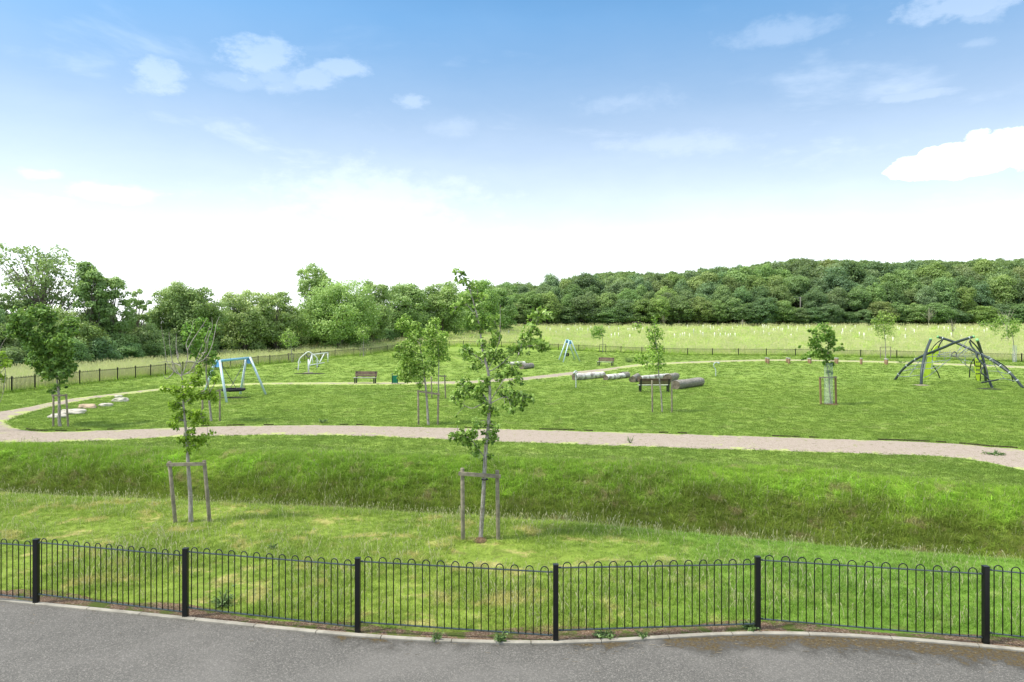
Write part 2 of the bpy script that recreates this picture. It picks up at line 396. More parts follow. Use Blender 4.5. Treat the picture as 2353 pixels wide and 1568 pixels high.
def zone(x, y):
    u = x / y
    z = np.zeros(len(x), int)
    z[y > crest(x) + .25] = 1
    z[y > banktop(x) + .4] = 2
    z[y > fence_depth(u)] = 3
    hedge = np.interp(u * F + CX, HB_X, HB_D)
    z[y > hedge] = 4
    return z
HB = [(-900, 880), (0, 857), (190, 846), (300, 836), (380, 830), (510, 818), (660, 807), (753, 799), (835, 792), (890, 789), (950, 775), (1050, 762), (1165, 753)]
_hb = [hit(px, py) for px, py in HB]
HB_X = np.array([p[0] for p in HB] + [1240, 3300]); HB_D = np.array([p.y for p in _hb] + [220, 222])

def build_terrain():
    us = np.linspace(-1.15, 1.15, 560)
    ys = [2.0, 5, 7]; y = 8.0
    while y < 700:
        ys.append(y); y += max(.11, y * (.0085 if y < 130 else .016))
    ys = np.array(ys + [1200, 3000])
    U, Y = np.meshgrid(us, ys); X = U * Y; Z = height(X, Y)
    V = np.stack([X, Y, Z], -1).reshape(-1, 3)
    nc = len(us); i = np.arange((len(ys) - 1) * nc).reshape(-1, nc)[:, :-1].ravel()
    Q = np.stack([i, i + 1, i + nc + 1, i + nc], 1)
    me = quick_mesh('ground', V, Q, None, smooth=True)
    for k in ('g_verge', 'g_bank', 'g_lawn', 'g_meadow', 'g_soil'): me.materials.append(M[k])
    c = V[Q].mean(1)
    z = zone(c[:, 0], c[:, 1]); me.polygons.foreach_set('material_index', z.astype(np.int32)); me.update()
    o = mobj('ground', me); o['kind'] = 'structure'; o['label'] = 'grassy ground with a shallow ditch, mown lawn and rising meadow'
build_terrain()

# ------------------------------------------------------------------ road, kerb, soil strip, paths
def normals2(line):
    out = []
    for i in range(len(line)):
        t = line[min(i + 1, len(line) - 1)] - line[max(i - 1, 0)]; t.normalize(); out.append(Vector((-t.y, t.x, 0)))
    return out
KN = normals2(kerb_line)
def build_road():
    offs = [0, .1, .2, .35, .5, .75, 1, 1.5, 2.5, 5, 9]
    V = []; UV = []
    for p, n in zip(kerb_line, KN):
        px = p.x / p.y * F + CX
        w = np.interp(px, [0, 350, 650, 800, 1000, 1150, 1300, 1420, 1480, 1560, 1900, 2353], [-.5, -.1, .15, .65, .55, .2, .55, .7, .25, 1.0, 1.05, 1.15])
        for o in offs:
            V.append((p.x - n.x * o * (1 if o < 3 else .3), p.y - abs(n.y) * o - .0, 0.0)); UV.append((w, o))
    m = len(offs); Q = []
    for i in range(len(kerb_line) - 1):
        for k in range(m - 1): Q.append((i * m + k, i * m + k + 1, (i + 1) * m + k + 1, (i + 1) * m + k))
    V = np.array(V); Q = np.array(Q)
    me = quick_mesh('road', V, Q, M['asphalt']); uv = me.uv_layers.new(name='UVMap')
    uv.data.foreach_set('uv', np.array(UV, np.float32)[Q.ravel()].ravel())
    o = mobj('road', me); o['kind'] = 'structure'; o['label'] = 'grey tarmac road with rusty moss along its edge'
build_road()
def build_kerb():
    # separate edging stones butted end to end: the stone joints show as thin gaps
    mb = MB(); L = 0; cur = []; prev = None
    def flush(seg):
        if len(seg) < 2: return
        vs = []; fs = []
        for j, (p, n) in enumerate(seg):
            for (o, z) in ((-.004, -.06), (-.004, .018), (.004, .026), (.07, .026), (.078, .018), (.078, -.06)):
                vs.append((p.x + n.x * o, p.y + n.y * o, z))
        for j in range(len(seg) - 1):
            for k in range(5): fs.append((j * 6 + k, j * 6 + k + 1, (j + 1) * 6 + k + 1, (j + 1) * 6 + k))
        fs.append((0, 1, 2, 3, 4, 5)); e = (len(seg) - 1) * 6; fs.append((e + 5, e + 4, e + 3, e + 2, e + 1, e))
        mb.add(vs, fs)
    for p, n in zip(kerb_line, KN):
        if prev is not None: L += (p - prev).length
        prev = p; cur.append((p, n))
        if L > .92:
            flush(cur); t = (cur[-1][0] - cur[-2][0]).normalized(); cur = [(p + t * .012, n)]; L = 0
    flush(cur)
    o = mb.build('kerb', M['kerb']); o['kind'] = 'structure'; o['label'] = 'narrow pale concrete edging between tarmac and grass'
build_kerb()
def build_soil():
    m, t, out = newmat('bare_soil_strip'); p = geo_pos(t)
    n = t.noise(3, 5, .7, p, .5); f = t.noise(38, 4, .8, p)
    c = t.ramp(f, [(.32, (.04, .025, .015)), (.48, (.16, .10, .065)), (.6, (.30, .22, .15)), (.75, (.5, .42, .33))])
    c = t.mix(t.smooth(n, .48, .62), c, (.10, .13, .03))
    pbr(t, out, c, .95, .05, 0, f, .9, .02)
    V = []; Q = []; offs = [.07, .16, .26, .38, .5]
    for i, (p0, nn) in enumerate(zip(kerb_line, KN)):
        px = p0.x / p0.y * F + CX
        for o in offs:
            w = o * (1 + .25 * math.sin(i * .37) + .2 * math.sin(i * .13 + 2)) if o > .1 else o
            x, y = p0.x + nn.x * w, p0.y + nn.y * w
            z = gz(x, y); z = max(z, -.01) + .008 + .012 * mn.noise(Vector((x * 9, y * 9, 0)))
            if o == offs[-1]: z = -.03
            V.append((x, y, z))
    k = len(offs)
    for i in range(len(kerb_line) - 1):
        for j in range(k - 1): Q.append((i * k + j, (i + 1) * k + j, (i + 1) * k + j + 1, i * k + j + 1))
    o = mobj('soil_strip', quick_mesh('soil_strip', np.array(V), np.array(Q), m)); o['kind'] = 'structure'
    o['label'] = 'strip of bare brown soil and litter behind the edging'
build_soil()

PATH = [((2700, 1180), (2700, 1105)), ((2500, 1122), (2500, 1062)), ((2353, 1083), (2353, 1033)), ((2270, 1065), (2270, 1026)), ((2150, 1050), (2150, 1017)), ((1900, 1041), (1900, 1008)), ((1600, 1031), (1600, 998)), ((1300, 1022), (1300, 990)), ((1030, 1012), (1030, 982)), ((800, 1003), (800, 977)), ((500, 1003), (500, 980)), ((250, 1012), (260, 987)), ((60, 1018), (110, 991)), ((-60, 1016), (50, 985)), ((-150, 1000), (22, 974)), ((-150, 975), (28, 966)), ((-80, 958), (60, 953)), ((0, 947), (115, 937)), ((60, 936), (170, 925)), ((150, 918), (240, 913)), ((280, 903), (320, 904.5)), ((370, 893.5), (400, 895)), ((470, 886), (480, 890)), ((620, 880), (620, 884.5)), ((810, 878.5), (810, 885)), ((1040, 877), (1040, 883.5)), ((1176, 869.5), (1176, 877)), ((1250, 862), (1250, 870)), ((1380, 848), (1380, 856)), ((1470, 837), (1470, 843)), ((1600, 830.5), (1600, 835)), ((1760, 826.5), (1760, 830.5)), ((1900, 827.5), (1900, 831.5)), ((2100, 832.5), (2100, 837)), ((2400, 844), (2400, 850))]
def catmull(P, n):
    out = []
    for i in range(len(P) - 1):
        a, b, c, d = P[max(i - 1, 0)], P[i], P[i + 1], P[min(i + 2, len(P) - 1)]
        for k in range(n):
            t = k / n; out.append(.5 * ((2 * b) + (c - a) * t + (2 * a - 5 * b + 4 * c - d) * t * t + (3 * b - a - 3 * c + d) * t ** 3))
    out.append(P[-1]); return out
po = catmull([px_ground(*a) for a, b in PATH], 14); pi_ = catmull([px_ground(*b) for a, b in PATH], 14)
path_wear = []
def build_path():
    V = []; S = []; W = []; m = 9
    N = len(po)
    for i, (a, b) in enumerate(zip(po, pi_)):
        idx = i / 14
        w = float(np.interp(idx, [0, 11, 15, 18, 20, 22, 25, 26, 28, 29, 30, 34], [0.02, 0.18, .28, .38, .62, .85, .5, .3, .35, .75, .55, .6]))
        path_wear.append(w)
        L = (b - a).length; wid = .30 if a.y < 45 else .15
        for k in range(m):
            t = (k / (m - 1)); e = abs(t - .5) * 2
            q = a.lerp(b, t)
            if k in (0, m - 1):
                d = (a - b).normalized() * (1 if k == 0 else -1)
                q = q + d * wid * (mn.noise(Vector((q.x * 1.3, q.y * 1.3, 3))) + .6 * mn.noise(Vector((q.x * 4, q.y * 4, 7))))
            z = gz(q.x, q.y) + (.03 if e < .99 else -.015)
            V.append((q.x, q.y, z)); S.append(e ** 2.2); W.append(w)
    Q = [(i * m + k, (i + 1) * m + k, (i + 1) * m + k + 1, i * m + k + 1) for i in range(N - 1) for k in range(m - 1)]
    me = quick_mesh('path', np.array(V), np.array(Q), M['path'], S)
    a = me.attributes.new('wear', 'FLOAT', 'POINT'); a.data.foreach_set('value', np.array(W, np.float32))
    o = mobj('path', me); o['kind'] = 'structure'; o['label'] = 'pale gravel footpath looping round the play area'
build_path()
def build_edge_shadow():  # dark strip added in place of the grass shadow at the path edge
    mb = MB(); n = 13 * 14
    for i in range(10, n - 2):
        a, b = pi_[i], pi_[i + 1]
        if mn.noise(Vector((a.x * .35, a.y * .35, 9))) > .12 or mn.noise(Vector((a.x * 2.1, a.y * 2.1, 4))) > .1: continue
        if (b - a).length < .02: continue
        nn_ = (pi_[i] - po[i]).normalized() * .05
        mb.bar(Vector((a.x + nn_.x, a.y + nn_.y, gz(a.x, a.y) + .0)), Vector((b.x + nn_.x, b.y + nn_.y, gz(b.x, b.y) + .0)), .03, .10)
    o = mb.build('path_edge_shadow', simple('dark_grass_shadow', (.06, .045, .032), .9, .1)); o['kind'] = 'structure'; o['label'] = 'thin dark strip standing for grass shadow along the play side of the gravel path'
build_edge_shadow()
PPOLY = np.array([(p.x, p.y) for p in po] + [(p.x, p.y) for p in reversed(pi_)])
def in_poly(x, y, P):
    r = np.zeros(len(x), bool); x0, y0 = P[:, 0], P[:, 1]; x1, y1 = np.roll(x0, -1), np.roll(y0, -1)
    for a, b, c, d in zip(x0, y0, x1, y1):
        if b == d: continue
        k = ((b > y) != (d > y)); r ^= k & (x < (c - a) * (y - b) / (d - b) + a)
    return r

# ------------------------------------------------------------------ grass blades (ground cover)
def tuft(name, mat, n, rad, h, w, lean, seg=3, seedheads=0):
    V = []; Q = []; S = []
    for i in range(n):
        r = rad * math.sqrt(R.random()); a = R.random() * 6.283; x, y = r * math.cos(a), r * math.sin(a)
        hh = h * R.uniform(.45, 1.15); th = R.random() * 6.283; l = lean * hh * R.uniform(.1, 1.1)
        la = R.random() * 6.283; s = R.random(); ww = w * R.uniform(.6, 1.2)
        dx, dy = math.cos(th) * ww / 2, math.sin(th) * ww / 2; b = len(V)
        for k in range(seg + 1):
            t = k / seg; ox = l * t * t * math.cos(la); oy = l * t * t * math.sin(la); z = hh * t * (1 - .25 * t * lean) - .015
            wk = (1 - t) ** .7 if k < seg else .06
            V += [(x + ox - dx * wk, y + oy - dy * wk, z), (x + ox + dx * wk, y + oy + dy * wk, z)]; S += [s * .8, s * .8]
        Q += [(b + 2 * k, b + 2 * k + 1, b + 2 * k + 3, b + 2 * k + 2) for k in range(seg)]
    for i in range(seedheads):
        x, y = R.uniform(-rad, rad), R.uniform(-rad, rad); hh = h * R.uniform(1.3, 2.1); l = R.uniform(.1, .45) * hh; la = R.uniform(-.6, .6)
        dx = w * .3; b = len(V)
        pr = [(0, 1), (.5, .7), (.78, .6), (.86, 2.3), (.94, 2.0), (1, .3)]
        for t, k in pr:
            V += [(x + l * t * t * math.cos(la) - dx * k, y + l * t * t * math.sin(la), hh * t), (x + l * t * t * math.cos(la) + dx * k, y + l * t * t * math.sin(la), hh * t)]; S += [1., 1.]
        Q += [(b + 2 * k, b + 2 * k + 1, b + 2 * k + 3, b + 2 * k + 2) for k in range(len(pr) - 1)]
    me = quick_mesh(name, np.array(V), np.array(Q), mat, S)
    return bpy.data.objects.new(name, me)
def scatter(name, pts, scl, protos, label, tilt=.12):
    n = len(pts); me = bpy.data.meshes.new(name); me.vertices.add(n)
    me.vertices.foreach_set('co', np.ascontiguousarray(pts, np.float32).ravel())
    r = np.stack([rng.normal(0, tilt, n), rng.normal(0, tilt, n), rng.uniform(0, 6.283, n)], 1).astype(np.float32)
    a = me.attributes.new('rot', 'FLOAT_VECTOR', 'POINT'); a.data.foreach_set('vector', r.ravel())
    a = me.attributes.new('scl', 'FLOAT', 'POINT'); a.data.foreach_set('value', np.ascontiguousarray(scl, np.float32))
    a = me.attributes.new('pick', 'INT', 'POINT'); a.data.foreach_set('value', rng.integers(0, len(protos), n).astype(np.int32))
    o = mobj(name, me)
    c = bpy.data.collections.new(name + '_tufts')
    for p in protos: c.objects.link(p)
    g = bpy.data.node_groups.new(name, 'GeometryNodeTree')
    g.interface.new_socket('Geometry', in_out='INPUT', socket_type='NodeSocketGeometry'); g.interface.new_socket('Geometry', in_out='OUTPUT', socket_type='NodeSocketGeometry')
    gi = g.nodes.new('NodeGroupInput'); go = g.nodes.new('NodeGroupOutput'); ip = g.nodes.new('GeometryNodeInstanceOnPoints')
    ci = g.nodes.new('GeometryNodeCollectionInfo'); ci.inputs[0].default_value = c; ci.inputs['Separate Children'].default_value = True; ci.inputs['Reset Children'].default_value = True
    def named(nm, typ):
        q = g.nodes.new('GeometryNodeInputNamedAttribute'); q.data_type = typ; q.inputs[0].default_value = nm; return q.outputs[0]
    er = g.nodes.new('FunctionNodeEulerToRotation')
    L = g.links.new; L(gi.outputs[0], ip.inputs['Points']); L(ci.outputs[0], ip.inputs['Instance']); ip.inputs['Pick Instance'].default_value = True
    L(named('pick', 'INT'), ip.inputs['Instance Index']); L(named('rot', 'FLOAT_VECTOR'), er.inputs[0]); L(er.outputs[0], ip.inputs['Rotation'])
    L(named('scl', 'FLOAT'), ip.inputs['Scale']); L(ip.outputs[0], go.inputs[0])
    md = o.modifiers.new('scatter', 'NODES'); md.node_group = g
    tag(o, label, 'grass', kind='stuff'); return o
def fan(n, d0, d1, um=.80, power=1.):
    """random points in the visible wedge, area-uniform"""
    y = np.sqrt(rng.uniform(d0 ** 2, d1 ** 2, n)) if power == 1 else d0 * (d1 / d0) ** rng.uniform(0, 1, n)
    u = rng.uniform(-um, um, n); return u * y, y
def put(x, y, mask):
    x, y = x[mask], y[mask]; return np.stack([x, y, height(x, y)], 1)

x, y = fan(52000, 9, 19); k = (y > kerb_depth(x / y) + .36) & (y < crest(x) + 1.0)
nz = np.array([mn.noise(Vector((a * .5, b * .5, 0))) for a, b in zip(x, y)])
dens = rng.uniform(0, 1, len(x)) < .80 + nz * .6
bare = np.hypot(x + .5, (y - 12.9)) < .75
k &= dens & ~(bare & (rng.uniform(0, 1, len(x)) < .8))
P = put(x, y, k)
scatter('verge_grass', P, rng.uniform(.6, 1.35, len(P)) * (1 + .5 * nz[k]), [tuft('tv%d' % i, M['blade_verge'], 26, .10, .085, .008, 1.2, seedheads=(1 if i == 0 else 0)) for i in range(4)], 'tufty yellow green grass between the black fence and the ditch')
x, y = fan(84000, 11, 27); c1, c2 = crest(x), banktop(x); k = (y > c1 + 1.5) & (y < c2 + .3)
P = put(x, y, k); tt = ((y - c1) / (c2 - c1))[k]
nz = np.array([mn.noise(Vector((a * .45, b * .45, 5))) for a, b in zip(P[:, 0], P[:, 1])])
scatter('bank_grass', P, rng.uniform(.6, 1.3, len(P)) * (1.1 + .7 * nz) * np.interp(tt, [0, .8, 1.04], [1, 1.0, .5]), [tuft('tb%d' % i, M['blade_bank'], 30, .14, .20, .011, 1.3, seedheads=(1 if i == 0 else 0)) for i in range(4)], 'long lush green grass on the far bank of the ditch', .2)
x, y = fan(7500, 12, 27); c1, c2 = crest(x), banktop(x); k = (y > c1 + 2.2) & (y < c2 - .6)
P = put(x, y, k)
nz = np.array([mn.noise(Vector((a * .9, b * .9, 15))) for a, b in zip(P[:, 0], P[:, 1])])
P = P[nz > -.15]
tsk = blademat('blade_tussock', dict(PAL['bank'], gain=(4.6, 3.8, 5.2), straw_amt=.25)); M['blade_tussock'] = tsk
scatter('bank_tussocks', P, rng.uniform(1.1, 1.9, len(P)), [tuft('tk%d' % i, tsk, 55, .09, .17, .010, 1.9) for i in range(4)], 'brighter arching grass tussocks on the ditch bank', .25)
# seed heads along the crest of the ditch
x, y = fan(3500, 11, 20); c1 = crest(x); k = (np.abs(y - c1 - .5) < .7) & (rng.uniform(0, 1, len(x)) < np.clip(.5 - x * .12, 0., 1) * .8)
P = put(x, y, k)
scatter('crest_grass', P, rng.uniform(.6, 1.3, len(P)), [tuft('tc%d' % i, M['blade_verge'], 14, .14, .13, .009, 1.3, seedheads=1) for i in range(3)], 'taller seeding grass fringe along the near lip of the ditch')
lawn_t = [tuft('tl%d' % i, M['blade_lawn'], 46, .22, .055, .014, 1.3, 2) for i in range(4)]
x, y = fan(130000, 15, 60, .8, 2); k = (y > banktop(x) + .1) & ~in_poly(x, y, PPOLY) & (y < fence_depth(x / y)) & (rng.uniform(44, 62, len(x)) > y)
P = put(x, y, k); scatter('lawn_grass', P, rng.uniform(.6, 1.25, len(P)) * np.interp(P[:, 1], [20, 60], [.9, 1.5]), lawn_t, 'short mown green grass of the play area')
x, y = fan(30000, 42, 112, .8); k = ~in_poly(x, y, PPOLY) & (y < fence_depth(x / y)) & (rng.uniform(42, 62, len(x)) < y)
P = put(x, y, k); scatter('far_lawn_grass', P, rng.uniform(1.3, 2.4, len(P)), [tuft('tf%d' % i, M['blade_lawn'], 40, .22, .045, .03, 1.3, 2) for i in range(3)], 'short grass at the far side of the play area')
# ragged tufts overhanging the gravel path edges
ep = []
for line in (po, pi_):
    for a, b in zip(line[:-1], line[1:]):
        n = int((b - a).length * (22 if a.y < 45 else 6))
        for _ in range(n):
            q = a.lerp(b, R.random()); ep.append((q.x + R.gauss(0, .10), q.y + R.gauss(0, .12), 0))
ep = np.array(ep); ep[:, 2] = height(ep[:, 0], ep[:, 1]) + .01
scatter('path_edge_grass', ep, rng.uniform(.35, 1.0, len(ep)), [tuft('te%d' % i, M['blade_lawn'], 22, .09, .075, .012, 1.3) for i in range(3)], 'ragged grass growing over the path edges')
# rough verge behind far fence and meadow
mt = [tuft('tm%d' % i, M['blade_meadow'], 60, .45, .34, .028, 1.1, 3, seedheads=8) for i in range(4)]
x, y = fan(60000, 40, 222, .82, 2); fd = fence_depth(x / y); hd = np.interp(x / y * F + CX, HB_X, HB_D)
k = (y > fd + .3) & (y < hd + 1); P = put(x, y, k)
scatter('meadow_grass', P, rng.uniform(.7, 1.3, len(P)) * np.interp(P[:, 1], [45, 100, 220], [.9, 1.2, 1.7]), mt, 'tall pale seeding grass of the meadow beyond the railings', .1)
vb = [tuft('tg%d' % i, M['blade_bank'], 40, .35, .28, .03, 1.2, 2) for i in range(3)]
ep = []
for a, b in zip(FENCE_PX[:-1], FENCE_PX[1:]):
    A, B = px_ground(*a), px_ground(*b)
    for _ in range(int((B - A).length * 7)):
        q = A.lerp(B, R.random()); ep.append((q.x + R.gauss(0, .15), q.y + R.gauss(.35, .3), 0))
ep = np.array(ep); ep[:, 2] = height(ep[:, 0], ep[:, 1])
scatter('fence_foot_grass', ep, rng.uniform(.5, 1.3, len(ep)), vb, 'darker uncut grass along the foot of the far railings')

# ------------------------------------------------------------------ fences
def fence_panel(A, B, za, zb, nb, r, hoopn, detail, root):
    """A,B ground points just inside the posts; za,zb (bottom,top) rail heights at each end"""
    A = Vector(A); B = Vector(B); d = (B - A); L = d.length; t = d.normalized(); mb = MB()
    def at(s, top): return A + t * s + Vector((0, 0, (za[1] + (zb[1] - za[1]) * s / L) if top else (za[0] + (zb[0] - za[0]) * s / L)))
    m = L / (2 * nb); w = m
    for i in range(nb):
        s0 = m * .5 + 2 * m * i; s1 = s0 + w
        b0, b1 = at(s0, 0), at(s1, 0); t0, t1 = at(s0, 1), at(s1, 1); zb0, zb1 = b0.z - .012, b1.z - .012
        pts = [Vector((b0.x, b0.y, zb0)), Vector((t0.x, t0.y, t0.z + .018))]
        c = (t0 + t1) / 2 + Vector((0, 0, .018)); rr = (t1 - t0).length / 2
        for k in range(1, hoopn):
            a = math.pi * k / hoopn; pts.append(c - t * rr * math.cos(a) + Vector((0, 0, rr * math.sin(a) * 1.05)))
        pts += [Vector((t1.x, t1.y, t1.z + .018)), Vector((b1.x, b1.y, zb1))]
        mb.tube(pts, r, 8 if detail else 4)
    p = mb.build('hoop_panel', M['bar_dark'], root, smooth=detail)
    for top in (0, 1):
        rb = MB(); a, b = at(-.01 if detail else -.02, top), at(L + .01, top)
        rb.bar(a, b, .038 if detail else .03, .010 if detail else .03)
        if detail:  # bolt lugs
            for q, sgn in ((a, 1), (b, -1)): rb.box(q + t * sgn * .02 + Vector((0, 0, .006)), (.03, .028, .016), t, Vector((-t.y, t.x, 0)))
        rb.build('rail', M['rail_teal'] if detail else M['bar_dark'], p if detail else root, bevel=.002 if detail else 0)
NP = [(-270, 1362, 1222), (83, 1388, 1240), (426, 1420, 1261), (822, 1455, 1283), (1277, 1475, 1298), (1741, 1447, 1280), (2265, 1480, 1302), (2840, 1535, 1345)]
nf = thing('bow_top_fence', 'black bow top railings with wide square posts beside the tarmac road', 'fence', (0, 0, 0))
pg = []
for px, yb, yt in NP:
    g = px_ground(px, yb); g.z = 0; h = H0 - (yt - HY) / F * g.y; h = min(max(h, 1.0), 1.08)
    mb = MB(); mb.box((g.x, g.y, h / 2 - .06), (.072, .072, h + .12)); mb.box((g.x, g.y, h + .004), (.080, .080, .008))
    mb.build('post', M['post_black'], nf, bevel=.004); pg.append((g, h))
for (a, ha), (b, hb) in zip(pg[:-1], pg[1:]):
    t = (b - a).normalized(); fence_panel(a + t * .05, b - t * .05, (.155, ha - .045), (.085, hb - .105), 13, .0075, 9, True, nf)
ff = thing('far_fence', 'low black bow top railings separating the mown play area from the meadow', 'fence', (0, 0, 0))
FP = [px_ground(*p) for p in FENCE_PX[1:-1]]
FP = [px_ground(-150, 922)] + FP
for p in FP: p.z = gz(p.x, p.y)
for p in FP:
    mb = MB(); mb.box((p.x, p.y, p.z + .52), (.07, .07, 1.12)); mb.build('post', M['post_black'], ff)
for a, b in zip(FP[:-1], FP[1:]):
    fence_panel(a, b, (.1, .92), (.1, .92), max(9, round((b - a).length / .25)), .015, 4, False, ff)

# ------------------------------------------------------------------ vegetation generators
def leaves(C, N, size, shade, aspect=.62, fold=.35):
    """C centres, N normals -> folded leaf quads. returns V,Q,S"""
    n = len(C); N = N / (np.linalg.norm(N, axis=1, keepdims=True) + 1e-9)
    a = rng.normal(size=(n, 3)); a -= (a * N).sum(1, keepdims=True) * N; a /= np.linalg.norm(a, axis=1, keepdims=True) + 1e-9
    b = np.cross(N, a); s = size[:, None] / 2; w = aspect * s
    base = C - a * s; tip = C + a * s - N * s * .3
    l = C + b * w + N * fold * w + a * s * .1; r = C - b * w + N * fold * w + a * s * .1
    V = np.stack([base, l, tip, r], 1).reshape(-1, 3); i = np.arange(n) * 4
    Q = np.stack([i, i + 1, i + 2, i + 3], 1)
    return V, Q, np.repeat(shade, 4)
def star_leaves(C, N, size, shade):
    """palmate (maple-like) leaves: two crossed folded lobes"""
    V1, Q1, S1 = leaves(C, N, size * 1.15, shade, .62, .2)
    V2, Q2, S2 = leaves(C, N + rng.normal(0, .25, N.shape), size, shade, .62, .2)
    return np.concatenate([V1, V2]), np.concatenate([Q1, Q2 + len(V1)]), np.concatenate([S1, S2])
def sph(n):
    v = rng.normal(size=(n, 3)); return v / np.linalg.norm(v, axis=1, keepdims=True)
def crown(seed, W, H, base, puffs, per, leaf, pr=.17, mat='leaf_wood', fill=.35, lump=.3, top=1.0, wind=0.):
    """crown made of leaf clumps spread through an uneven volume; returns mesh, puff centres"""
    global rng
    keep = rng; rng = np.random.default_rng(seed)
    lob = [(sph(1)[0], rng.uniform(.5, 1.)) for _ in range(7)]
    cz = H * (base + 1) / 2; hz = H * (1 - base) / 2
    D = sph(puffs * 2); D = D[D[:, 2] > -.85][:puffs]
    rad = (fill + (1 - fill) * rng.uniform(0, 1, len(D)) ** .45)
    mod = np.array([1 + lump * (max((d @ l) ** 3 * s for l, s in lob) - .35) for d in D])
    rr = rad * mod * .86
    PC = np.stack([D[:, 0] * W / 2 * rr, D[:, 1] * W / 2 * rr, cz + D[:, 2] * hz * rr * np.where(D[:, 2] > 0, top, 1)], 1)
    pr_ = W * pr * rng.uniform(.55, 1.3, len(PC)); ps = rng.uniform(-.22, .22, len(PC))
    C, N, S, Z = [], [], [], []
    for c, r, s in zip(PC, pr_, ps):
        m = max(6, int(per * 1.9 * (r / (W * pr)) ** 2)); d = sph(m); d[:, 2] = np.where(d[:, 2] < -.6, -d[:, 2] * .6, d[:, 2])
        q = rng.uniform(.35, 1.08, m) ** .6
        C.append(c + d * (r * q)[:, None] * np.array([1.05, 1.05, .92])); N.append(d + rng.normal(0, .55, (m, 3)) + np.array([0, 0, .35]))
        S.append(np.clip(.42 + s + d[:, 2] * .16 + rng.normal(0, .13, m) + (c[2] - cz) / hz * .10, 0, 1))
    C = np.concatenate(C); N = np.concatenate(N); S = np.concatenate(S)
    C[:, 0] += wind * (C[:, 2] / H) ** 2
    sz = leaf * rng.uniform(.7, 1.5, len(C))
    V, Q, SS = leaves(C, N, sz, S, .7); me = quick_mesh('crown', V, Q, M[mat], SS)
    rng = keep
    return me, PC
def limbs(H, PC, r0, n, base, mat='bark_grey', lean=0., seed=1):
    rr = random.Random(seed); mb = MB()
    top = H * .82; k = 7
    tr = [Vector((lean * (i / k) ** 2 + .02 * H * math.sin(i * 1.3) * (i > 0), .02 * H * math.cos(i * 1.7) * (i > 0), -.3 + (top + .3) * i / k)) for i in range(k + 1)]
    mb.tube(tr, [r0 * (1 - .85 * i / k) for i in range(k + 1)], 8)
    idx = rr.sample(range(len(PC)), min(n, len(PC)))
    for i in idx:
        p = Vector(PC[i]); s = min(max((p.z * rr.uniform(.35, .7)) / top, .12), .9); a = s * k; j = int(a); q = tr[j].lerp(tr[min(j + 1, k)], a - j)
        rad = r0 * (1 - .85 * s) * .5; mid = q.lerp(p, .5) + Vector((rr.uniform(-.1, .1), rr.uniform(-.1, .1), -.06)) * (p - q).length
        mid2 = q.lerp(p, .8) + Vector((0, 0, .03)) * (p - q).length
        mb.tube([q, mid, mid2, p], [rad, rad * .65, rad * .4, rad * .12], 5, False)
    me_o = mb.build('trunk', M[mat], smooth=True); return me_o
def tint(v=.12, base=(1, 1, 1)):
    k = 1 + R.uniform(-v, v); return (base[0] * k * (1 + R.uniform(-v, v) * .7), base[1] * k, base[2] * k * (1 + R.uniform(-v, v)), 1)

# ---- left tree line (each its own crown)
def line_tree(px, d, ytop, wpx, label, seed, base=.12, puffs=75, per=110, leaf=.24, col=(1, 1, 1), fill=.3, lump=.5, mat='leaf_wood', pr=.13, nl=30, bark='bark_grey', wind=0., name='hedgerow_tree'):
    X = (px - CX) / F * d; z = gz(X, d); Hh = H0 + (HY - ytop) / F * d - z; W = wpx / F * d
    t = thing(name, label, 'tree', (X, d, z), 'trees of the hedgerow on the left')
    me, PC = crown(seed, W, Hh, base, puffs, per, leaf, pr, mat, fill, lump, wind=wind)
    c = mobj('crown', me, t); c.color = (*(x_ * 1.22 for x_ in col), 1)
    PC2 = PC.copy(); PC2[:, 0] += wind * (PC2[:, 2] / Hh) ** 2
    tr = limbs(Hh, PC2, .018 * Hh + .05, nl, base, bark, 0, seed); tr.parent = t
    t.rotation_euler.z = R.uniform(-.2, .2)
    return t
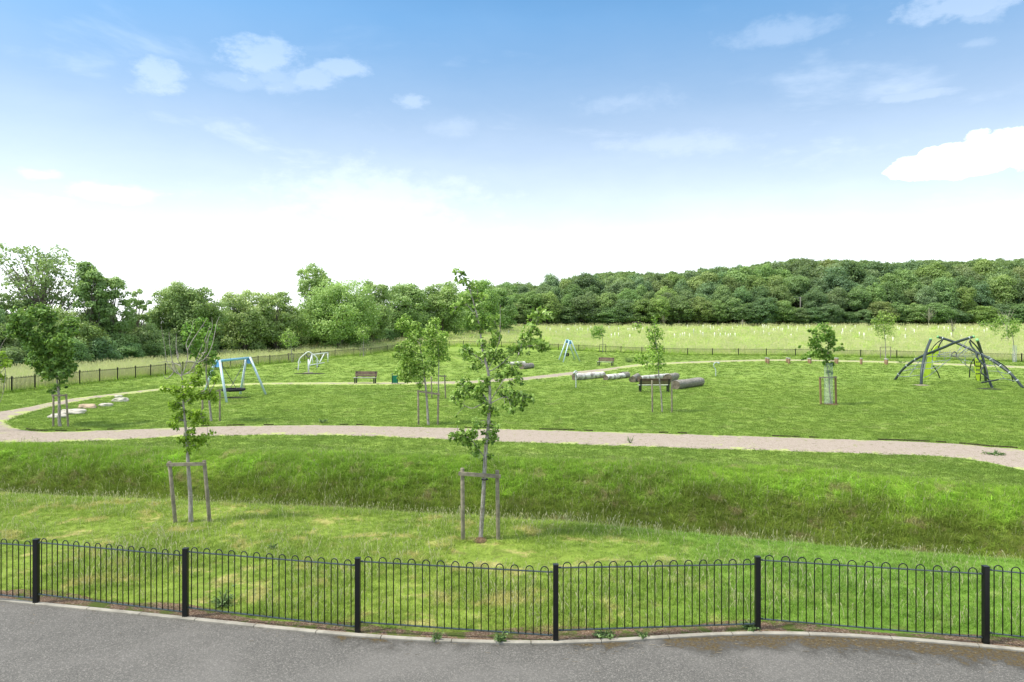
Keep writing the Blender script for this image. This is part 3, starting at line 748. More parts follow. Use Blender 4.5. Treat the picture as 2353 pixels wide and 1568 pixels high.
LT = [
 (95, 82, 562, 190, 'tall airy ash tree with open windblown crown at the far left', 21, .40, 95, 22, .30, (.92, .95, .85), .3, .8, .095, 80),
 (25, 78, 672, 90, 'low dark hawthorn below the airy ash at the left edge', 22, .2, 45, 70, .24, (.7, .75, .7), .3, .5, .14, 20),
 (215, 80, 596, 75, 'slim dark ivy clad trunk rising right of the airy ash', 23, .2, 60, 95, .23, (.85, .96, .8), .2, .6, .16, 20),
 (262, 82, 628, 105, 'ivy covered tree with bare spreading tips before the sky gap', 24, .2, 60, 75, .24, (.9, .98, .85), .3, .8, .13, 30),
 (312, 86, 655, 50, 'thin wispy sapling at the gap in the hedgerow', 25, .35, 26, 22, .25, (1., 1.05, .9), .3, .7, .12, 25),
 (432, 94, 632, 150, 'round domed oak with pale brownish green top', 26, -.1, 130, 130, .24, (.95, .98, .85), .3, .4, .12, 20),
 (560, 104, 655, 125, 'silvery green willow left of the wide ash', 27, -.12, 125, 95, .26, (1.3, 1.22, 1.15), .25, .6, .12, 30),
 (635, 108, 668, 110, 'pale leafy willow in a dip of the tree line', 28, -.12, 125, 90, .26, (1.25, 1.2, 1.05), .25, .6, .12, 30),
 (722, 122, 610, 90, 'open topped poplar standing above its neighbours', 29, .45, 60, 40, .32, (1.2, 1.22, 1.), .2, .5, .13, 40),
 (775, 116, 642, 205, 'widest bright green ash in the middle of the hedgerow', 30, -.08, 210, 110, .27, (1.12, 1.2, .9), .3, .5, .11, 30),
 (855, 128, 650, 90, 'thin crowned tree right of the widest ash', 31, -.05, 95, 70, .3, (1.05, 1.05, .95), .25, .7, .12, 30),
 (935, 142, 643, 130, 'rounded mid green tree behind the leaning pair of saplings', 32, -.12, 140, 100, .32, (1.05, 1.1, .95), .3, .4, .12, 15),
 (1015, 148, 640, 120, 'broad tree with flat top left of the tall centre maple', 33, -.12, 140, 100, .32, (1.1, 1.12, .95), .3, .4, .12, 15),
 (1095, 168, 638, 110, 'brighter domed tree where the hedgerow meets the meadow', 34, -.12, 130, 90, .36, (1.1, 1.2, .9), .3, .4, .12, 10),
 (1150, 185, 655, 80, 'last small tree of the hedgerow at the meadow corner', 35, -.12, 90, 90, .38, (.95, 1.05, .9), .3, .4, .13, 10),
]
for L in LT:
    px, d, yt, w, lab, seed, base, puffs, per, leaf, col, fill, lump, pr, nl = L
    line_tree(px, d, yt, w, lab, seed, base, puffs, per, leaf, col, fill, lump, pr=pr, nl=nl)

# ---- hedge shrubs below them
SH = []
for i in range(5):
    me, PC = crown(60 + i, 5.4, 4.2, -.15, 70, 120, .17, .15, 'leaf_hedge', .55, .35)
    ro = thing('hedge_shrub', 'dense bramble and hawthorn shrub in the thick hedge under the left trees', 'shrub', (0, 0, -50), 'shrubs of the thick hedge on the left')
    c = mobj('crown', me, ro); st = MB()
    for k in range(5): st.tube([(0, 0, -.2), (R.uniform(-.6, .6), R.uniform(-.6, .6), 1.2), (R.uniform(-1.6, 1.6), R.uniform(-1.6, 1.6), 3)], [.07, .05, .02], 5)
    st.build('stem', M['bark_dark'], ro); SH.append(ro)
used = set()
def shrub(px, d, hpx, wm, col):
    i = R.randrange(5); X = (px - CX) / F * d; z = gz(X, d); h = hpx / F * d
    s = (wm / 5.4, wm / 5.4 * .8, h / 4.0)
    if i not in used:
        used.add(i); o = SH[i]; o.location = (X, d, z); o.scale = s; o.rotation_euler.z = R.uniform(-.6, .6)
        for c in o.children: c.color = col
    else: dup(SH[i], (X, d, z), R.uniform(0, 6.28), s, color=col)
def hb(px): return float(np.interp(px, HB_X, HB_D))
px = -60
while px < 1160:   # front row
    d = hb(px) + 1.8; shrub(px, d, R.uniform(50, 72) * 64 / d * 1.05, R.uniform(4., 5.5), tint(.15, (.85, .95, .9))); px += 3.1 / d * F
for row, (dd, hh, st) in enumerate([(4.5, (4.0, 5.2), 3.6), (8.5, (5.6, 6.8), 4.2)]):
    px = -60 + row * 20
    while px < 1150:
        d = hb(px) + dd; cap = float(np.interp(px, [-60, 60, 330, 380, 1150], [1., 1., .82, 1., 1.0]))
        hm = R.uniform(*hh) * cap; shrub(px, d, hm * F / d, R.uniform(5, 6.5), tint(.18, (.9, 1.0, .85) if R.random() < .7 else (.9, .85, .75))); px += st / d * F

# ---- the wood behind the meadow
WD = []
for i in range(7):
    me, PC = crown(90 + i, 10, 15, .04 if i < 5 else .3, 120, 75, .40, .15, 'leaf_far', .35, .40)
    ro = thing('woodland_tree', 'x', 'tree', (0, 0, -60)); c = mobj('crown', me, ro)
    tr = limbs(15, PC, .28, 12, .1, 'bark_grey' if i % 2 else 'bark_dark', 0, i); tr.parent = ro; WD.append(ro)
used2 = set()
def wtree(i, X, d, hgt, wid, col, label, group):
    z = gz(X, d) - .3; s = (wid / 10, wid / 10, hgt / 14.2)
    if i not in used2:
        used2.add(i); o = WD[i]; o.location = (X, d, z); o.scale = s; o['label'] = label; o['group'] = group
        for c in o.children: c.color = col
    else: o = dup(WD[i], (X, d, z), R.uniform(0, 6.28), s, label, group, col)
    return o
def pal():
    r = R.random()
    if r < .36: return (.95, 1.03, 1.05)
    if r < .68: return (1.22, 1.28, 1.05)
    if r < .82: return (.74, .88, .88)
    if r < .92: return (1.3, 1.4, 1.0)
    return (1.2, 1.1, 1.0)
G2 = 'trees of the wood behind the meadow'
# low front row
px = 1180
while px < 2500:
    d = 224 + R.uniform(0, 3); hp = float(np.interp(px, [1180, 1300, 1420, 1720, 1800, 1900, 2400], [70, 60, 58, 60, 62, 45, 48])) * R.uniform(.75, 1.2)
    if abs(px - 1839) < 34: hp = 40
    wtree(R.randrange(5), (px - CX) / F * d, d, hp / F * d, R.uniform(7.5, 11), tint(.12, pal()), 'low bushy tree on the edge of the wood facing the meadow', 'bushy trees along the edge of the wood'); px += R.uniform(30, 46)
SKY = [(1000, 640), (1100, 655), (1165, 648), (1220, 650), (1250, 636), (1310, 625), (1360, 631), (1400, 620), (1440, 628), (1500, 630), (1575, 628), (1630, 619), (1700, 613), (1740, 608), (1800, 600), (1820, 594), (1900, 603), (1960, 599), (2040, 605), (2137, 598), (2200, 600), (2353, 597), (2700, 590)]
def sky(px): return 3.0 + float(np.interp(px, [a for a, b in SKY], [b for a, b in SKY]))
rows = [(230, 15.), (239, 8.), (249, 7.5), (260, 8.)]
for ri, (d0, _) in enumerate(rows):
    px = 1120 + ri * 15
    while px < 2520:
        d = d0 + R.uniform(-2.5, 2.5); X = (px - CX) / F * d; zt = H0 + (HY - sky(px)) / F * d; z = gz(X, d)
        full = zt - z
        if ri == 0 and abs(px - 1839) < 32: px += 20; continue
        f = [.66, .80, .9, .97][ri]
        wood_label = ['tall broadleaf tree in the front rank of the wood', 'broadleaf tree just behind the front rank of the wood', 'tree in the middle rank of the wood slope', 'tree high on the wood slope'][ri]
        hg = min(full * f, 24) * (R.uniform(.86, 1.08) if ri < 3 else R.uniform(.93, 1.06)); wtree(R.randrange(7), X, d, hg, hg * R.uniform(.58, .82), tint(.16, pal()), wood_label, G2)
        px += R.uniform(.75, 1.2) * (46 if ri == 0 else 50)
# remaining canopy on the hill: a mass nobody could count
pts = []; scl = []
for dd in np.arange(272, 420, 8.5):
    for X in np.arange(-60, 400, 7.5):
        d = dd + R.uniform(-3, 3); x_ = X + R.uniform(-3, 3)
        if abs(x_ / d) > .9: continue
        px = x_ / d * F + CX
        if px < 1090: continue
        lim = H0 + (HY - sky(px)) / F * d; h = R.uniform(12.5, 16.5); z = gz(x_, d)
        if z + h > lim + R.uniform(-.5, 2.0): h = lim - z + R.uniform(-1.2, .9) + (1.3 if R.random() < .08 else 0)
        if h < 7: continue
        pts.append((x_, d, z - .3)); scl.append(h / 14.2)
pr = []
for i in range(4):
    me, _ = crown(140 + i, 9, 15, .1, 80, 60, .5, .16, 'leaf_far', .4, .35); o = bpy.data.objects.new('cp%d' % i, me); pr.append(o)
o = scatter('distant_wood', np.array(pts), np.array(scl), pr, 'distant tree canopy covering the hill behind the first ranks', .03); o['category'] = 'wood'
o.color = (.95, 1.02, .85, 1)

# ------------------------------------------------------------------ young trees
class Crop:
    def __init__(s, ox, oy, sc): s.ox, s.oy, s.s = ox / 1.632, oy / 1.632, 1 / (sc * 1.632)
    def __call__(s, x, y): return s.ox + x * s.s, s.oy + y * s.s
CA = Crop(1600, 980, 2.011); CB = Crop(560, 1120, 2.53); C3 = Crop(1900, 950, 2.24); C4 = Crop(2840, 950, 2.24)
CD = Crop(0, 1100, 2.9025); C5 = Crop(750, 1280, 4.706); C6 = Crop(2040, 1240, 3.361); C7 = Crop(1400, 1160, 3.4075); C8 = Crop(2900, 1180, 4.1275); C9 = Crop(3320, 1230, 4.525); C1 = Crop(0, 850, 2.24); C2 = Crop(900, 950, 2.24)
def young(label, C, base, trunk, r0, branches, blobs, leaf, dens, mat, bark='bark_pale', depth=.6, star=True, name='young_tree', col=(1, 1, 1, 1), ground=None, twr=.006, group='young staked trees', spread=1.):
    """trunk / branches / clump positions are measured in the tree's own upright plane, then given depth"""
    bx, by = C(*base); g = ground if ground is not None else hit(bx, by); d = g.y
    t = thing(name, label, 'tree', tuple(g), group)
    def W(x, y, dy=0.):
        px, py = C(x, y); v = ray(px, py, d) - g; v.y = dy; v.z += 0; return v
    if ground is None: off = -W(*base).z
    else: off = 0
    mb = MB(); tp = catmull([Vector((W(*base).x, 0, -.12))] + [W(x, y, R.gauss(0, .02)) for x, y in trunk], 5)
    n = len(tp); mb.tube(tp, [r0 * (1.25 if i < 3 else 1) * (1 - .9 * (i / (n - 1)) ** 1.1) + twr * .5 for i in range(n)], 8)
    skel = list(tp[n // 5:])
    for br in branches:
        sgn = R.choice((-1, 1)); L = (W(*br[-1]) - W(*br[0])).length; k = len(br)
        q = catmull([W(x, y, sgn * L * depth * R.uniform(.4, .9) * (i / (k - 1)) ** 1.2) for i, (x, y) in enumerate(br)], 4)
        # begin on the trunk/earlier wood
        s = min(skel, key=lambda p: (Vector((p.x, 0, p.z)) - Vector((q[0].x, 0, q[0].z))).length); q[0] = s.copy()
        m = len(q); rb = max(twr * 1.5, r0 * .2); mb.tube(q, [rb * (1 - .85 * i / (m - 1)) + twr * .3 for i in range(m)], 6, False); skel += q[1:]
    tw = mb
    Cc, Nn, Ss = [], [], []
    for bl in blobs:
        x, y, r = bl[:3]; rw = r * C.s / F * d * 1.62
        c0 = W(x, y)
        s = min(skel, key=lambda p: (p.x - c0.x) ** 2 + (p.z - c0.z) ** 2 + .02 * R.random())
        c0.y = s.y + R.gauss(0, rw * .5)
        if (c0 - s).length > .03:
            mid = s.lerp(c0, .5) + Vector((0, 0, .06 * (c0 - s).length)); tw.tube([s, mid, c0], [twr, twr * .7, twr * .4], 4, False)
        for _ in range(3):   # small shoots inside the clump
            e = c0 + Vector(sph(1)[0]) * rw * .8; tw.tube([c0, e], [twr * .5, twr * .25], 4, False)
        m = max(8, int(dens * 3.0 * (rw / leaf) ** 2 * (bl[3] if len(bl) > 3 else 1)))
        dd = sph(m); q = rng.uniform(0, 1, m) ** .5
        Cc.append(np.array(c0) + dd * (rw * q)[:, None] * np.array([1.05, .9, .95])); Nn.append(dd * .6 + rng.normal(0, .6, (m, 3)) + np.array([0, -.15, .5]))
        Ss.append(np.clip(.45 + dd[:, 2] * .15 + rng.normal(0, .2, m) + rng.normal(0, .06), 0, 1))
    tw.build('trunk', M[bark], t, smooth=True)
    if Cc:
        Cc, Nn, Ss = map(np.concatenate, (Cc, Nn, Ss)); sz = leaf * rng.uniform(.6, 1.3, len(Cc))
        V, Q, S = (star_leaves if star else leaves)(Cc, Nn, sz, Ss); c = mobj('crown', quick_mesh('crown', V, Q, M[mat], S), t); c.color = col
    return t, g
def stakes(label, C, posts, bar, strap=None, g=None, w=.07, mat='stake', square=False, group='timber stakes holding young trees'):
    """posts [(top),(bottom)] in crop coordinates"""
    b0 = C(*posts[0][1]); G = g if g is not None else hit(*b0)
    t = thing('tree_stakes', label, 'tree stakes', tuple(G), group)
    for k, (tp, bt) in enumerate(posts):
        d = G.y; pb = ray(*C(*bt), d) - G; pt = ray(*C(*tp), d) - G
        if k: pb.z = -.0
        pb.z = -.15; pb.y = pt.y = .0; mb = MB()
        if square: mb.bar(pb, pt, w, w, up=(0, 1, 0))
        else: mb.tube([pb, pb.lerp(pt, .5), pt], [w / 2, w / 2, w / 2 * .94], 12)
        mb.build('post', M[mat], t, smooth=not square, bevel=.004)
    if bar:
        a = ray(*C(*bar[0]), G.y) - G; b = ray(*C(*bar[1]), G.y) - G; a.y = b.y = -w / 2 - .018
        mb = MB(); mb.bar(a, b, .032, .075 if w > .06 else .06); mb.build('crossbar', M['stake'], t, bevel=.003)
    if strap:
        s = ray(*C(*strap), G.y) - G; s.y = 0; mb = MB()
        mb.tube([s + Vector((.062 * math.cos(a), .062 * math.sin(a), .01)) for a in np.linspace(0, 6.283, 13)], .013, 5); mb.build('strap', M['strap'], t)
    return t

# A: centre maple
br = [[(478, 1060), (520, 990), (590, 880), (640, 800), (690, 700)], [(690, 700), (730, 600), (790, 540), (850, 430), (900, 390)], [(482, 830), (560, 780), (650, 700), (780, 640), (910, 650)], [(460, 820), (490, 760), (540, 600), (510, 440)],
      [(480, 1075), (560, 1030), (660, 1010), (790, 1020)], [(440, 780), (380, 720), (270, 665)], [(465, 1065), (420, 1000), (330, 960), (240, 930)], [(400, 1085), (340, 1112), (270, 1085), (200, 1030)],
      [(435, 1480), (370, 1380), (290, 1290), (200, 1290)], [(455, 1370), (540, 1325)], [(380, 430), (300, 330), (200, 350)], [(360, 330), (440, 280)], [(470, 900), (560, 860), (640, 900)], [(545, 640), (556, 500), (557, 330)]]
bl = [(235, 85, 28), (275, 95, 16), (260, 140, 28), (300, 160, 24), (330, 200, 26), (360, 180, 24), (300, 260, 34), (340, 260, 20), (260, 320, 36), (210, 350, 30), (200, 380, 18), (300, 310, 26), (360, 290, 22), (400, 280, 26), (435, 275, 24), (375, 340, 18), (360, 440, 20), (395, 450, 22), (350, 480, 18), (385, 490, 24), (415, 510, 22), (410, 540, 12), (350, 400, 18),
      (480, 430, 28), (520, 430, 26), (500, 470, 34), (490, 510, 26), (520, 540, 26), (520, 580, 28), (500, 620, 28), (540, 580, 16),
      (420, 600, 22), (430, 640, 28), (450, 690, 30), (420, 720, 26), (480, 700, 36), (510, 740, 30), (550, 700, 28), (470, 750, 26), (580, 730, 20),
      (280, 650, 26), (260, 690, 28), (300, 720, 28), (340, 700, 24), (270, 740, 14), (360, 750, 26), (350, 800, 24), (380, 820, 14), (400, 780, 26), (390, 700, 22), (310, 670, 22),
      (830, 385, 26), (870, 380, 28), (900, 400, 26), (925, 430, 20), (800, 420, 26), (850, 430, 30), (800, 470, 32), (780, 510, 34), (820, 520, 24), (850, 550, 16), (760, 560, 34), (730, 590, 30), (720, 560, 14), (790, 590, 26), (840, 610, 28), (780, 630, 28), (870, 630, 30), (905, 640, 28), (920, 665, 16), (880, 670, 18), (840, 660, 22), (720, 640, 28), (680, 650, 28), (650, 670, 28), (630, 700, 22), (700, 680, 22), (770, 700, 12), (690, 770, 18), (600, 770, 24), (640, 800, 30), (680, 820, 26), (590, 830, 26), (560, 790, 22), (540, 880, 28), (560, 850, 22), (610, 850, 22), (650, 850, 22),
      (660, 910, 24), (700, 900, 26), (720, 925, 16), (640, 930, 18), (440, 890, 26), (430, 930, 34), (400, 960, 34), (450, 980, 26), (370, 960, 26), (540, 960, 24), (580, 950, 24), (620, 960, 26), (560, 1000, 20), (620, 1000, 26), (660, 990, 28), (690, 1010, 30), (740, 1010, 28), (780, 1020, 24), (795, 1045, 16), (720, 1050, 24), (735, 1090, 24), (710, 1110, 14), (650, 1060, 26), (640, 1100, 26), (645, 1130, 16), (590, 1080, 20), (610, 1050, 18), (680, 1060, 16),
      (280, 905, 26), (250, 930, 26), (310, 940, 26), (330, 970, 30), (280, 980, 34), (350, 1010, 30), (300, 1020, 26), (240, 980, 28), (220, 1010, 26), (190, 1030, 26), (180, 1050, 16), (220, 1060, 22), (250, 1080, 18), (390, 1010, 26), (430, 1070, 30), (410, 1050, 18), (430, 1120, 28), (480, 1110, 26), (510, 1130, 24), (460, 1150, 22), (525, 1155, 14), (430, 1150, 18),
      (380, 1210, 24), (400, 1230, 24), (370, 1240, 18), (440, 1230, 14), (490, 1230, 22), (530, 1235, 22), (510, 1260, 16), (470, 1210, 14), (240, 1290, 28), (210, 1290, 24), (200, 1320, 16), (280, 1300, 34), (270, 1340, 28), (320, 1300, 28), (340, 1330, 30), (310, 1360, 28), (360, 1280, 22), (370, 1300, 20), (350, 1390, 24), (380, 1410, 22), (370, 1440, 20), (390, 1465, 14), (390, 1380, 18), (440, 1300, 20), (480, 1310, 24), (510, 1300, 20), (490, 1350, 26), (525, 1330, 20), (460, 1360, 22), (430, 1360, 18), (460, 1480, 20), (485, 1475, 14), (430, 1490, 14), (240, 1200, 10, .5), (220, 1170, 8, .5)]
A, gA = young('tallest young maple in front of the path, top bent left by wind', CA, (404, 2099), [(412, 2020), (425, 1820), (435, 1600), (447, 1400), (465, 1250), (470, 1150), (478, 1060), (472, 900), (460, 820), (440, 740), (415, 640), (405, 540), (385, 430), (345, 280), (310, 180), (250, 85)], .045, br, bl, .078, 3.9, 'leaf_maple')
AV = Crop(0, 0, 1 / 1.632)
stakes('pair of grey stakes with a crossbar round the tallest young maple', AV, [((1062.5, 1076), (1064, 1240)), ((1142.5, 1081), (1145, 1243))], [(1054, 1087), (1151, 1094)], (1114, 1103), Vector((0, 0, 0)) + px_ground(1103, 1241), .085)
# B: half-bare tree
VB = [[(300, 730), (240, 685), (195, 600), (178, 430), (186, 255)], [(300, 740), (235, 620), (222, 480), (222, 320)], [(303, 735), (315, 640), (282, 540), (288, 330)], [(305, 735), (345, 620), (352, 520), (328, 430), (348, 330), (378, 220)], [(352, 510), (400, 400), (450, 300), (497, 192)],
      [(310, 730), (380, 690), (440, 610), (490, 520), (520, 400), (545, 280), (540, 175)], [(400, 670), (445, 560), (485, 430)], [(440, 620), (530, 560), (580, 430), (600, 240), (625, 170)], [(490, 520), (550, 500), (575, 380)], [(300, 640), (200, 600), (105, 605)], [(330, 600), (410, 600), (470, 660)], [(240, 690), (170, 760), (140, 700)], [(250, 700), (210, 640), (190, 560)], [(350, 710), (420, 700), (440, 640)], [(520, 420), (560, 330), (600, 250)], [(280, 560), (260, 470), (270, 400)],
      [(330, 1000), (400, 940), (500, 900), (620, 930)], [(335, 1200), (400, 1110), (510, 1070)], [(350, 1350), (440, 1400), (530, 1310)], [(320, 900), (250, 870), (180, 850)], [(310, 860), (400, 800), (450, 730), (515, 640)], [(320, 1150), (260, 1170)], [(345, 1290), (300, 1330)], [(560, 900), (620, 820), (640, 760)]]
bl = [(180, 845, 30), (215, 850, 30), (250, 865, 30), (290, 860, 26), (340, 800, 20), (370, 820, 22), (400, 850, 30), (430, 760, 28), (460, 740, 28), (430, 820, 22), (480, 800, 30), (510, 640, 24), (500, 670, 22), (510, 700, 20), (485, 730, 20), (560, 880, 30), (590, 900, 30), (610, 940, 28), (600, 970, 24), (540, 920, 30), (480, 900, 30), (450, 930, 30), (400, 910, 30), (340, 910, 30), (300, 940, 34), (260, 990, 30), (230, 1010, 26), (240, 1050, 24), (280, 1020, 24), (380, 960, 26), (380, 1000, 18), (500, 920, 26), (500, 940, 18),
      (270, 1110, 28), (240, 1130, 26), (215, 1180, 26), (260, 1180, 30), (290, 1150, 26), (230, 1210, 22), (260, 1235, 14), (440, 1080, 30), (480, 1070, 28), (520, 1080, 26), (470, 1120, 30), (510, 1150, 28), (540, 1160, 22), (440, 1150, 26), (400, 1120, 24), (420, 1190, 24), (520, 1190, 12), (560, 1150, 14),
      (400, 1250, 28), (420, 1270, 18), (320, 1320, 26), (290, 1340, 24), (340, 1290, 22), (380, 1310, 28), (400, 1350, 32), (440, 1340, 28), (480, 1330, 28), (520, 1310, 26), (500, 1360, 24), (460, 1390, 26), (400, 1410, 28), (430, 1430, 20), (370, 1440, 20), (320, 1360, 20), (570, 1280, 20, .5), (330, 1400, 14), (540, 1400, 12), (380, 1470, 10), (640, 760, 28), (660, 750, 20), (620, 790, 14), (350, 870, 20), (330, 1060, 16), (360, 1080, 16), (300, 1080, 14)]
B, gB = young('half bare young tree with lime green leaves below grey upright twigs', CB, (400, 2121), [(396, 2050), (388, 1900), (375, 1680), (365, 1540), (358, 1440), (345, 1250), (332, 1050), (315, 900), (308, 780), (302, 732)], .050, VB, bl, .068, 4.4, 'leaf_lime', bark='bark_bare', depth=.35, col=(1, 1, 1, 1), twr=.0065)
stakes('pair of grey leaning stakes with a crossbar round the half bare tree', AV, [((389, 1061), (404, 1199)), ((469, 1058), (483, 1201))], [(386, 1067), (475, 1065)], (434, 1070), px_ground(437, 1200), .085)
# C behind it
bl = [(460, 230, 34), (540, 250, 34), (420, 280, 36), (500, 290, 44), (590, 270, 34), (630, 290, 20), (620, 340, 30), (440, 350, 44), (520, 340, 44), (570, 330, 30), (400, 400, 30), (460, 420, 44), (540, 420, 44), (610, 420, 34), (590, 470, 34), (430, 470, 36), (500, 490, 40), (560, 520, 34), (620, 520, 28), (640, 560, 24), (560, 580, 34), (500, 560, 34), (450, 540, 28), (600, 600, 28), (540, 620, 24), (570, 710, 34), (590, 690, 20), (480, 600, 26), (540, 200, 18), (490, 190, 16), (640, 440, 20)]
Ct, gC = young('dark leafed young maple half hidden behind the half bare tree', CB, (587, 1165), [(583, 1120), (570, 1000), (556, 860), (542, 740), (540, 600), (535, 450), (520, 300), (500, 200)], .055, [[(540, 600), (600, 520), (630, 420)], [(540, 560), (460, 470), (430, 350)], [(545, 740), (580, 705)]], bl, .13, 3.6, 'leaf_dark', depth=.8, col=(1.15, 1.2, 1., 1))
stakes('stakes behind the half bare tree, left of the blue basket swing', CB, [((502, 870), (506, 1150)), ((668, 858), (668, 1165))], [(495, 880), (680, 872)], None, gC, .085)
# D: dense dark maple on the left, profile filled
prof = [(130, 420, 480), (180, 340, 560), (240, 290, 620), (300, 270, 690), (400, 225, 780), (480, 210, 790), (540, 190, 870), (600, 185, 850), (680, 210, 830), (750, 250, 830), (820, 330, 820), (870, 370, 800), (920, 430, 720)]
bl = []
for yy in np.arange(150, 925, 34):
    a = np.interp(yy, [p[0] for p in prof], [p[1] for p in prof]); b = np.interp(yy, [p[0] for p in prof], [p[2] for p in prof])
    for xx in np.arange(a + 20, b - 10, 40): bl.append((xx + R.uniform(-14, 14), yy + R.uniform(-12, 12), R.uniform(24, 44)))
bl += [(870, 545, 18), (500, 1070, 18), (540, 1075, 24), (580, 1050, 20), (620, 1030, 22), (650, 1000, 22), (690, 970, 14), (720, 1020, 10, .5)]
D, gD = young('dense egg shaped dark green maple with white trunk near the path bend', CD, (655, 1453), [(648, 1400), (640, 1250), (632, 1100), (622, 930), (600, 700), (560, 450), (470, 180)], .075, [[(620, 900), (420, 800), (300, 620)], [(618, 850), (720, 700), (800, 560)], [(600, 700), (480, 520), (400, 330)], [(590, 620), (660, 450), (680, 300)], [(632, 1080), (560, 1060)]], bl, .15, 3.4, 'leaf_dark', bark='bark_pale', depth=.8)
stakes('stakes round the dense dark maple near the path bend', CD, [((580, 1108), (580, 1445)), ((718, 1098), (743, 1455))], [(570, 1113), (742, 1110)], (632, 1112), gD, .085)
# E: branch tips of a tree at the left frame edge
gE = px_ground(-17, 992)
bl = [(0, 665, 30), (-40, 700, 40), (-90, 640, 40), (20, 750, 34), (60, 770, 34), (90, 780, 18), (-20, 770, 40), (-70, 800, 44), (10, 930, 30), (-30, 900, 36), (-80, 940, 40), (30, 960, 14), (-110, 1040, 34), (-60, 1010, 28)]
young('lime green tree mostly cut off by the left edge', CD, (-82, 1506), [(-84, 1400), (-80, 1150), (-85, 900), (-90, 600)], .05, [[(-85, 820), (0, 650), (40, 560), (100, 480)], [(-85, 800), (40, 790), (78, 900), (55, 1100), (10, 1235)], [(-80, 1000), (0, 930)], [(-85, 900), (20, 850), (50, 780)]], bl, .12, 3.5, 'leaf_lime', ground=gE, depth=.2, bark='bark_pale', twr=.01)
# F, G pair
bl = [(390, 100, 30), (430, 130, 34), (350, 150, 34), (310, 170, 34), (290, 220, 26), (340, 210, 36), (400, 180, 36), (450, 160, 22), (370, 260, 26), (420, 240, 34), (460, 270, 26), (520, 180, 26), (560, 200, 34), (590, 230, 28), (520, 240, 36), (570, 270, 36), (500, 290, 34), (610, 290, 20), (540, 320, 36), (460, 330, 30), (400, 330, 26), (590, 330, 26),
      (480, 390, 36), (430, 430, 40), (370, 460, 36), (310, 490, 30), (510, 430, 40), (560, 400, 34), (490, 480, 40), (420, 510, 40), (350, 540, 36), (290, 580, 26), (550, 500, 36), (470, 560, 44), (400, 590, 44), (340, 620, 30), (530, 570, 40), (590, 600, 30), (450, 640, 44), (380, 670, 40), (520, 650, 40), (590, 660, 34), (640, 610, 26), (360, 730, 44), (430, 730, 48), (500, 730, 48), (570, 730, 44), (640, 720, 36), (700, 690, 34), (750, 690, 34), (780, 720, 26), (300, 790, 34), (260, 820, 24), (350, 810, 44), (420, 810, 48), (490, 810, 48), (560, 810, 44), (620, 800, 36), (690, 760, 36), (740, 790, 30), (790, 830, 18), (330, 880, 36), (390, 890, 40), (460, 880, 40), (530, 880, 36), (600, 880, 26), (690, 850, 26), (440, 920, 24), (600, 950, 30), (580, 980, 24), (585, 1005, 14), (650, 450, 24), (640, 530, 20), (620, 420, 20)]
Ft, gF = young('young maple leaning left with full windswept crown above the path edge', C7, (705, 1480), [(697, 1400), (685, 1200), (668, 1000), (655, 900), (642, 750), (612, 600), (598, 450), (590, 330), (560, 200)], .055, [[(655, 880), (520, 830), (380, 780), (280, 810)], [(640, 760), (700, 740), (760, 700)], [(610, 600), (480, 520), (350, 500)], [(598, 450), (480, 330), (350, 180)], [(650, 900), (610, 960), (585, 1000)]], bl, .10, 4.0, 'leaf_maple', col=(1.12, 1.1, 1.05, 1))
stakes('stakes with a tilted crossbar round the left leaning maple', C7, [((572, 1032), (578, 1470)), ((830, 1062), (825, 1480))], [(580, 1048), (856, 1088)], (672, 1068), gF, .085)
bl = [(780, 150, 44), (820, 160, 24), (740, 190, 36), (790, 220, 48), (720, 250, 44), (840, 220, 18), (680, 300, 44), (750, 300, 48), (810, 300, 36), (640, 330, 30), (900, 320, 40), (940, 320, 24), (880, 370, 44), (830, 360, 34), (760, 370, 44), (700, 370, 34), (930, 380, 30), (860, 430, 48), (780, 440, 50), (710, 450, 44), (920, 450, 40), (680, 430, 30), (950, 480, 22), (880, 500, 44), (810, 510, 44), (740, 520, 44), (690, 540, 40), (920, 540, 34), (860, 570, 44), (790, 580, 44), (940, 600, 30), (970, 640, 22), (900, 620, 34), (850, 640, 28), (780, 640, 34), (740, 610, 40), (720, 680, 24), (930, 660, 18)]
Gt, gG = young('slender young maple with loose crown, farther of the overlapping pair', C7, (833, 1142), [(834, 1100), (832, 950), (836, 800), (838, 650), (833, 500), (825, 350), (790, 200)], .05, [[(835, 620), (900, 500), (910, 340)], [(835, 600), (740, 500), (690, 320)]], bl, .12, 3.2, 'leaf_maple', col=(1.25, 1.18, 1.2, 1))
stakes('stakes with a crossbar round the farther tree of the overlapping pair', C7, [((740, 860), (748, 1140)), ((911, 840), (925, 1145))], [(822, 851), (935, 858)], None, gG, .085)
# H by the bench
bl = [(1240, 552, 22), (1238, 575, 14), (1110, 605, 22), (1090, 612, 16), (1130, 615, 12), (1125, 660, 14), (1240, 625, 32), (1265, 650, 28), (1215, 650, 24), (1190, 640, 16), (1235, 690, 32), (1200, 700, 24), (1265, 690, 22), (1240, 730, 28), (1215, 735, 18), (1315, 690, 26), (1300, 710, 16), (1240, 775, 30), (1210, 790, 26), (1270, 790, 30), (1300, 800, 20), (1200, 820, 20), (1240, 820, 30), (1290, 830, 26), (1320, 850, 18), (1215, 850, 26), (1250, 860, 34), (1300, 870, 20), (1150, 860, 26), (1130, 885, 32), (1170, 890, 34), (1110, 890, 16), (1200, 880, 30), (1160, 920, 26), (1190, 940, 30), (1170, 965, 18), (1220, 940, 28), (1225, 960, 18), (1250, 920, 30), (1290, 900, 26), (1280, 940, 26), (1325, 940, 16), (1330, 945, 12), (1265, 960, 18), (1305, 960, 12)]
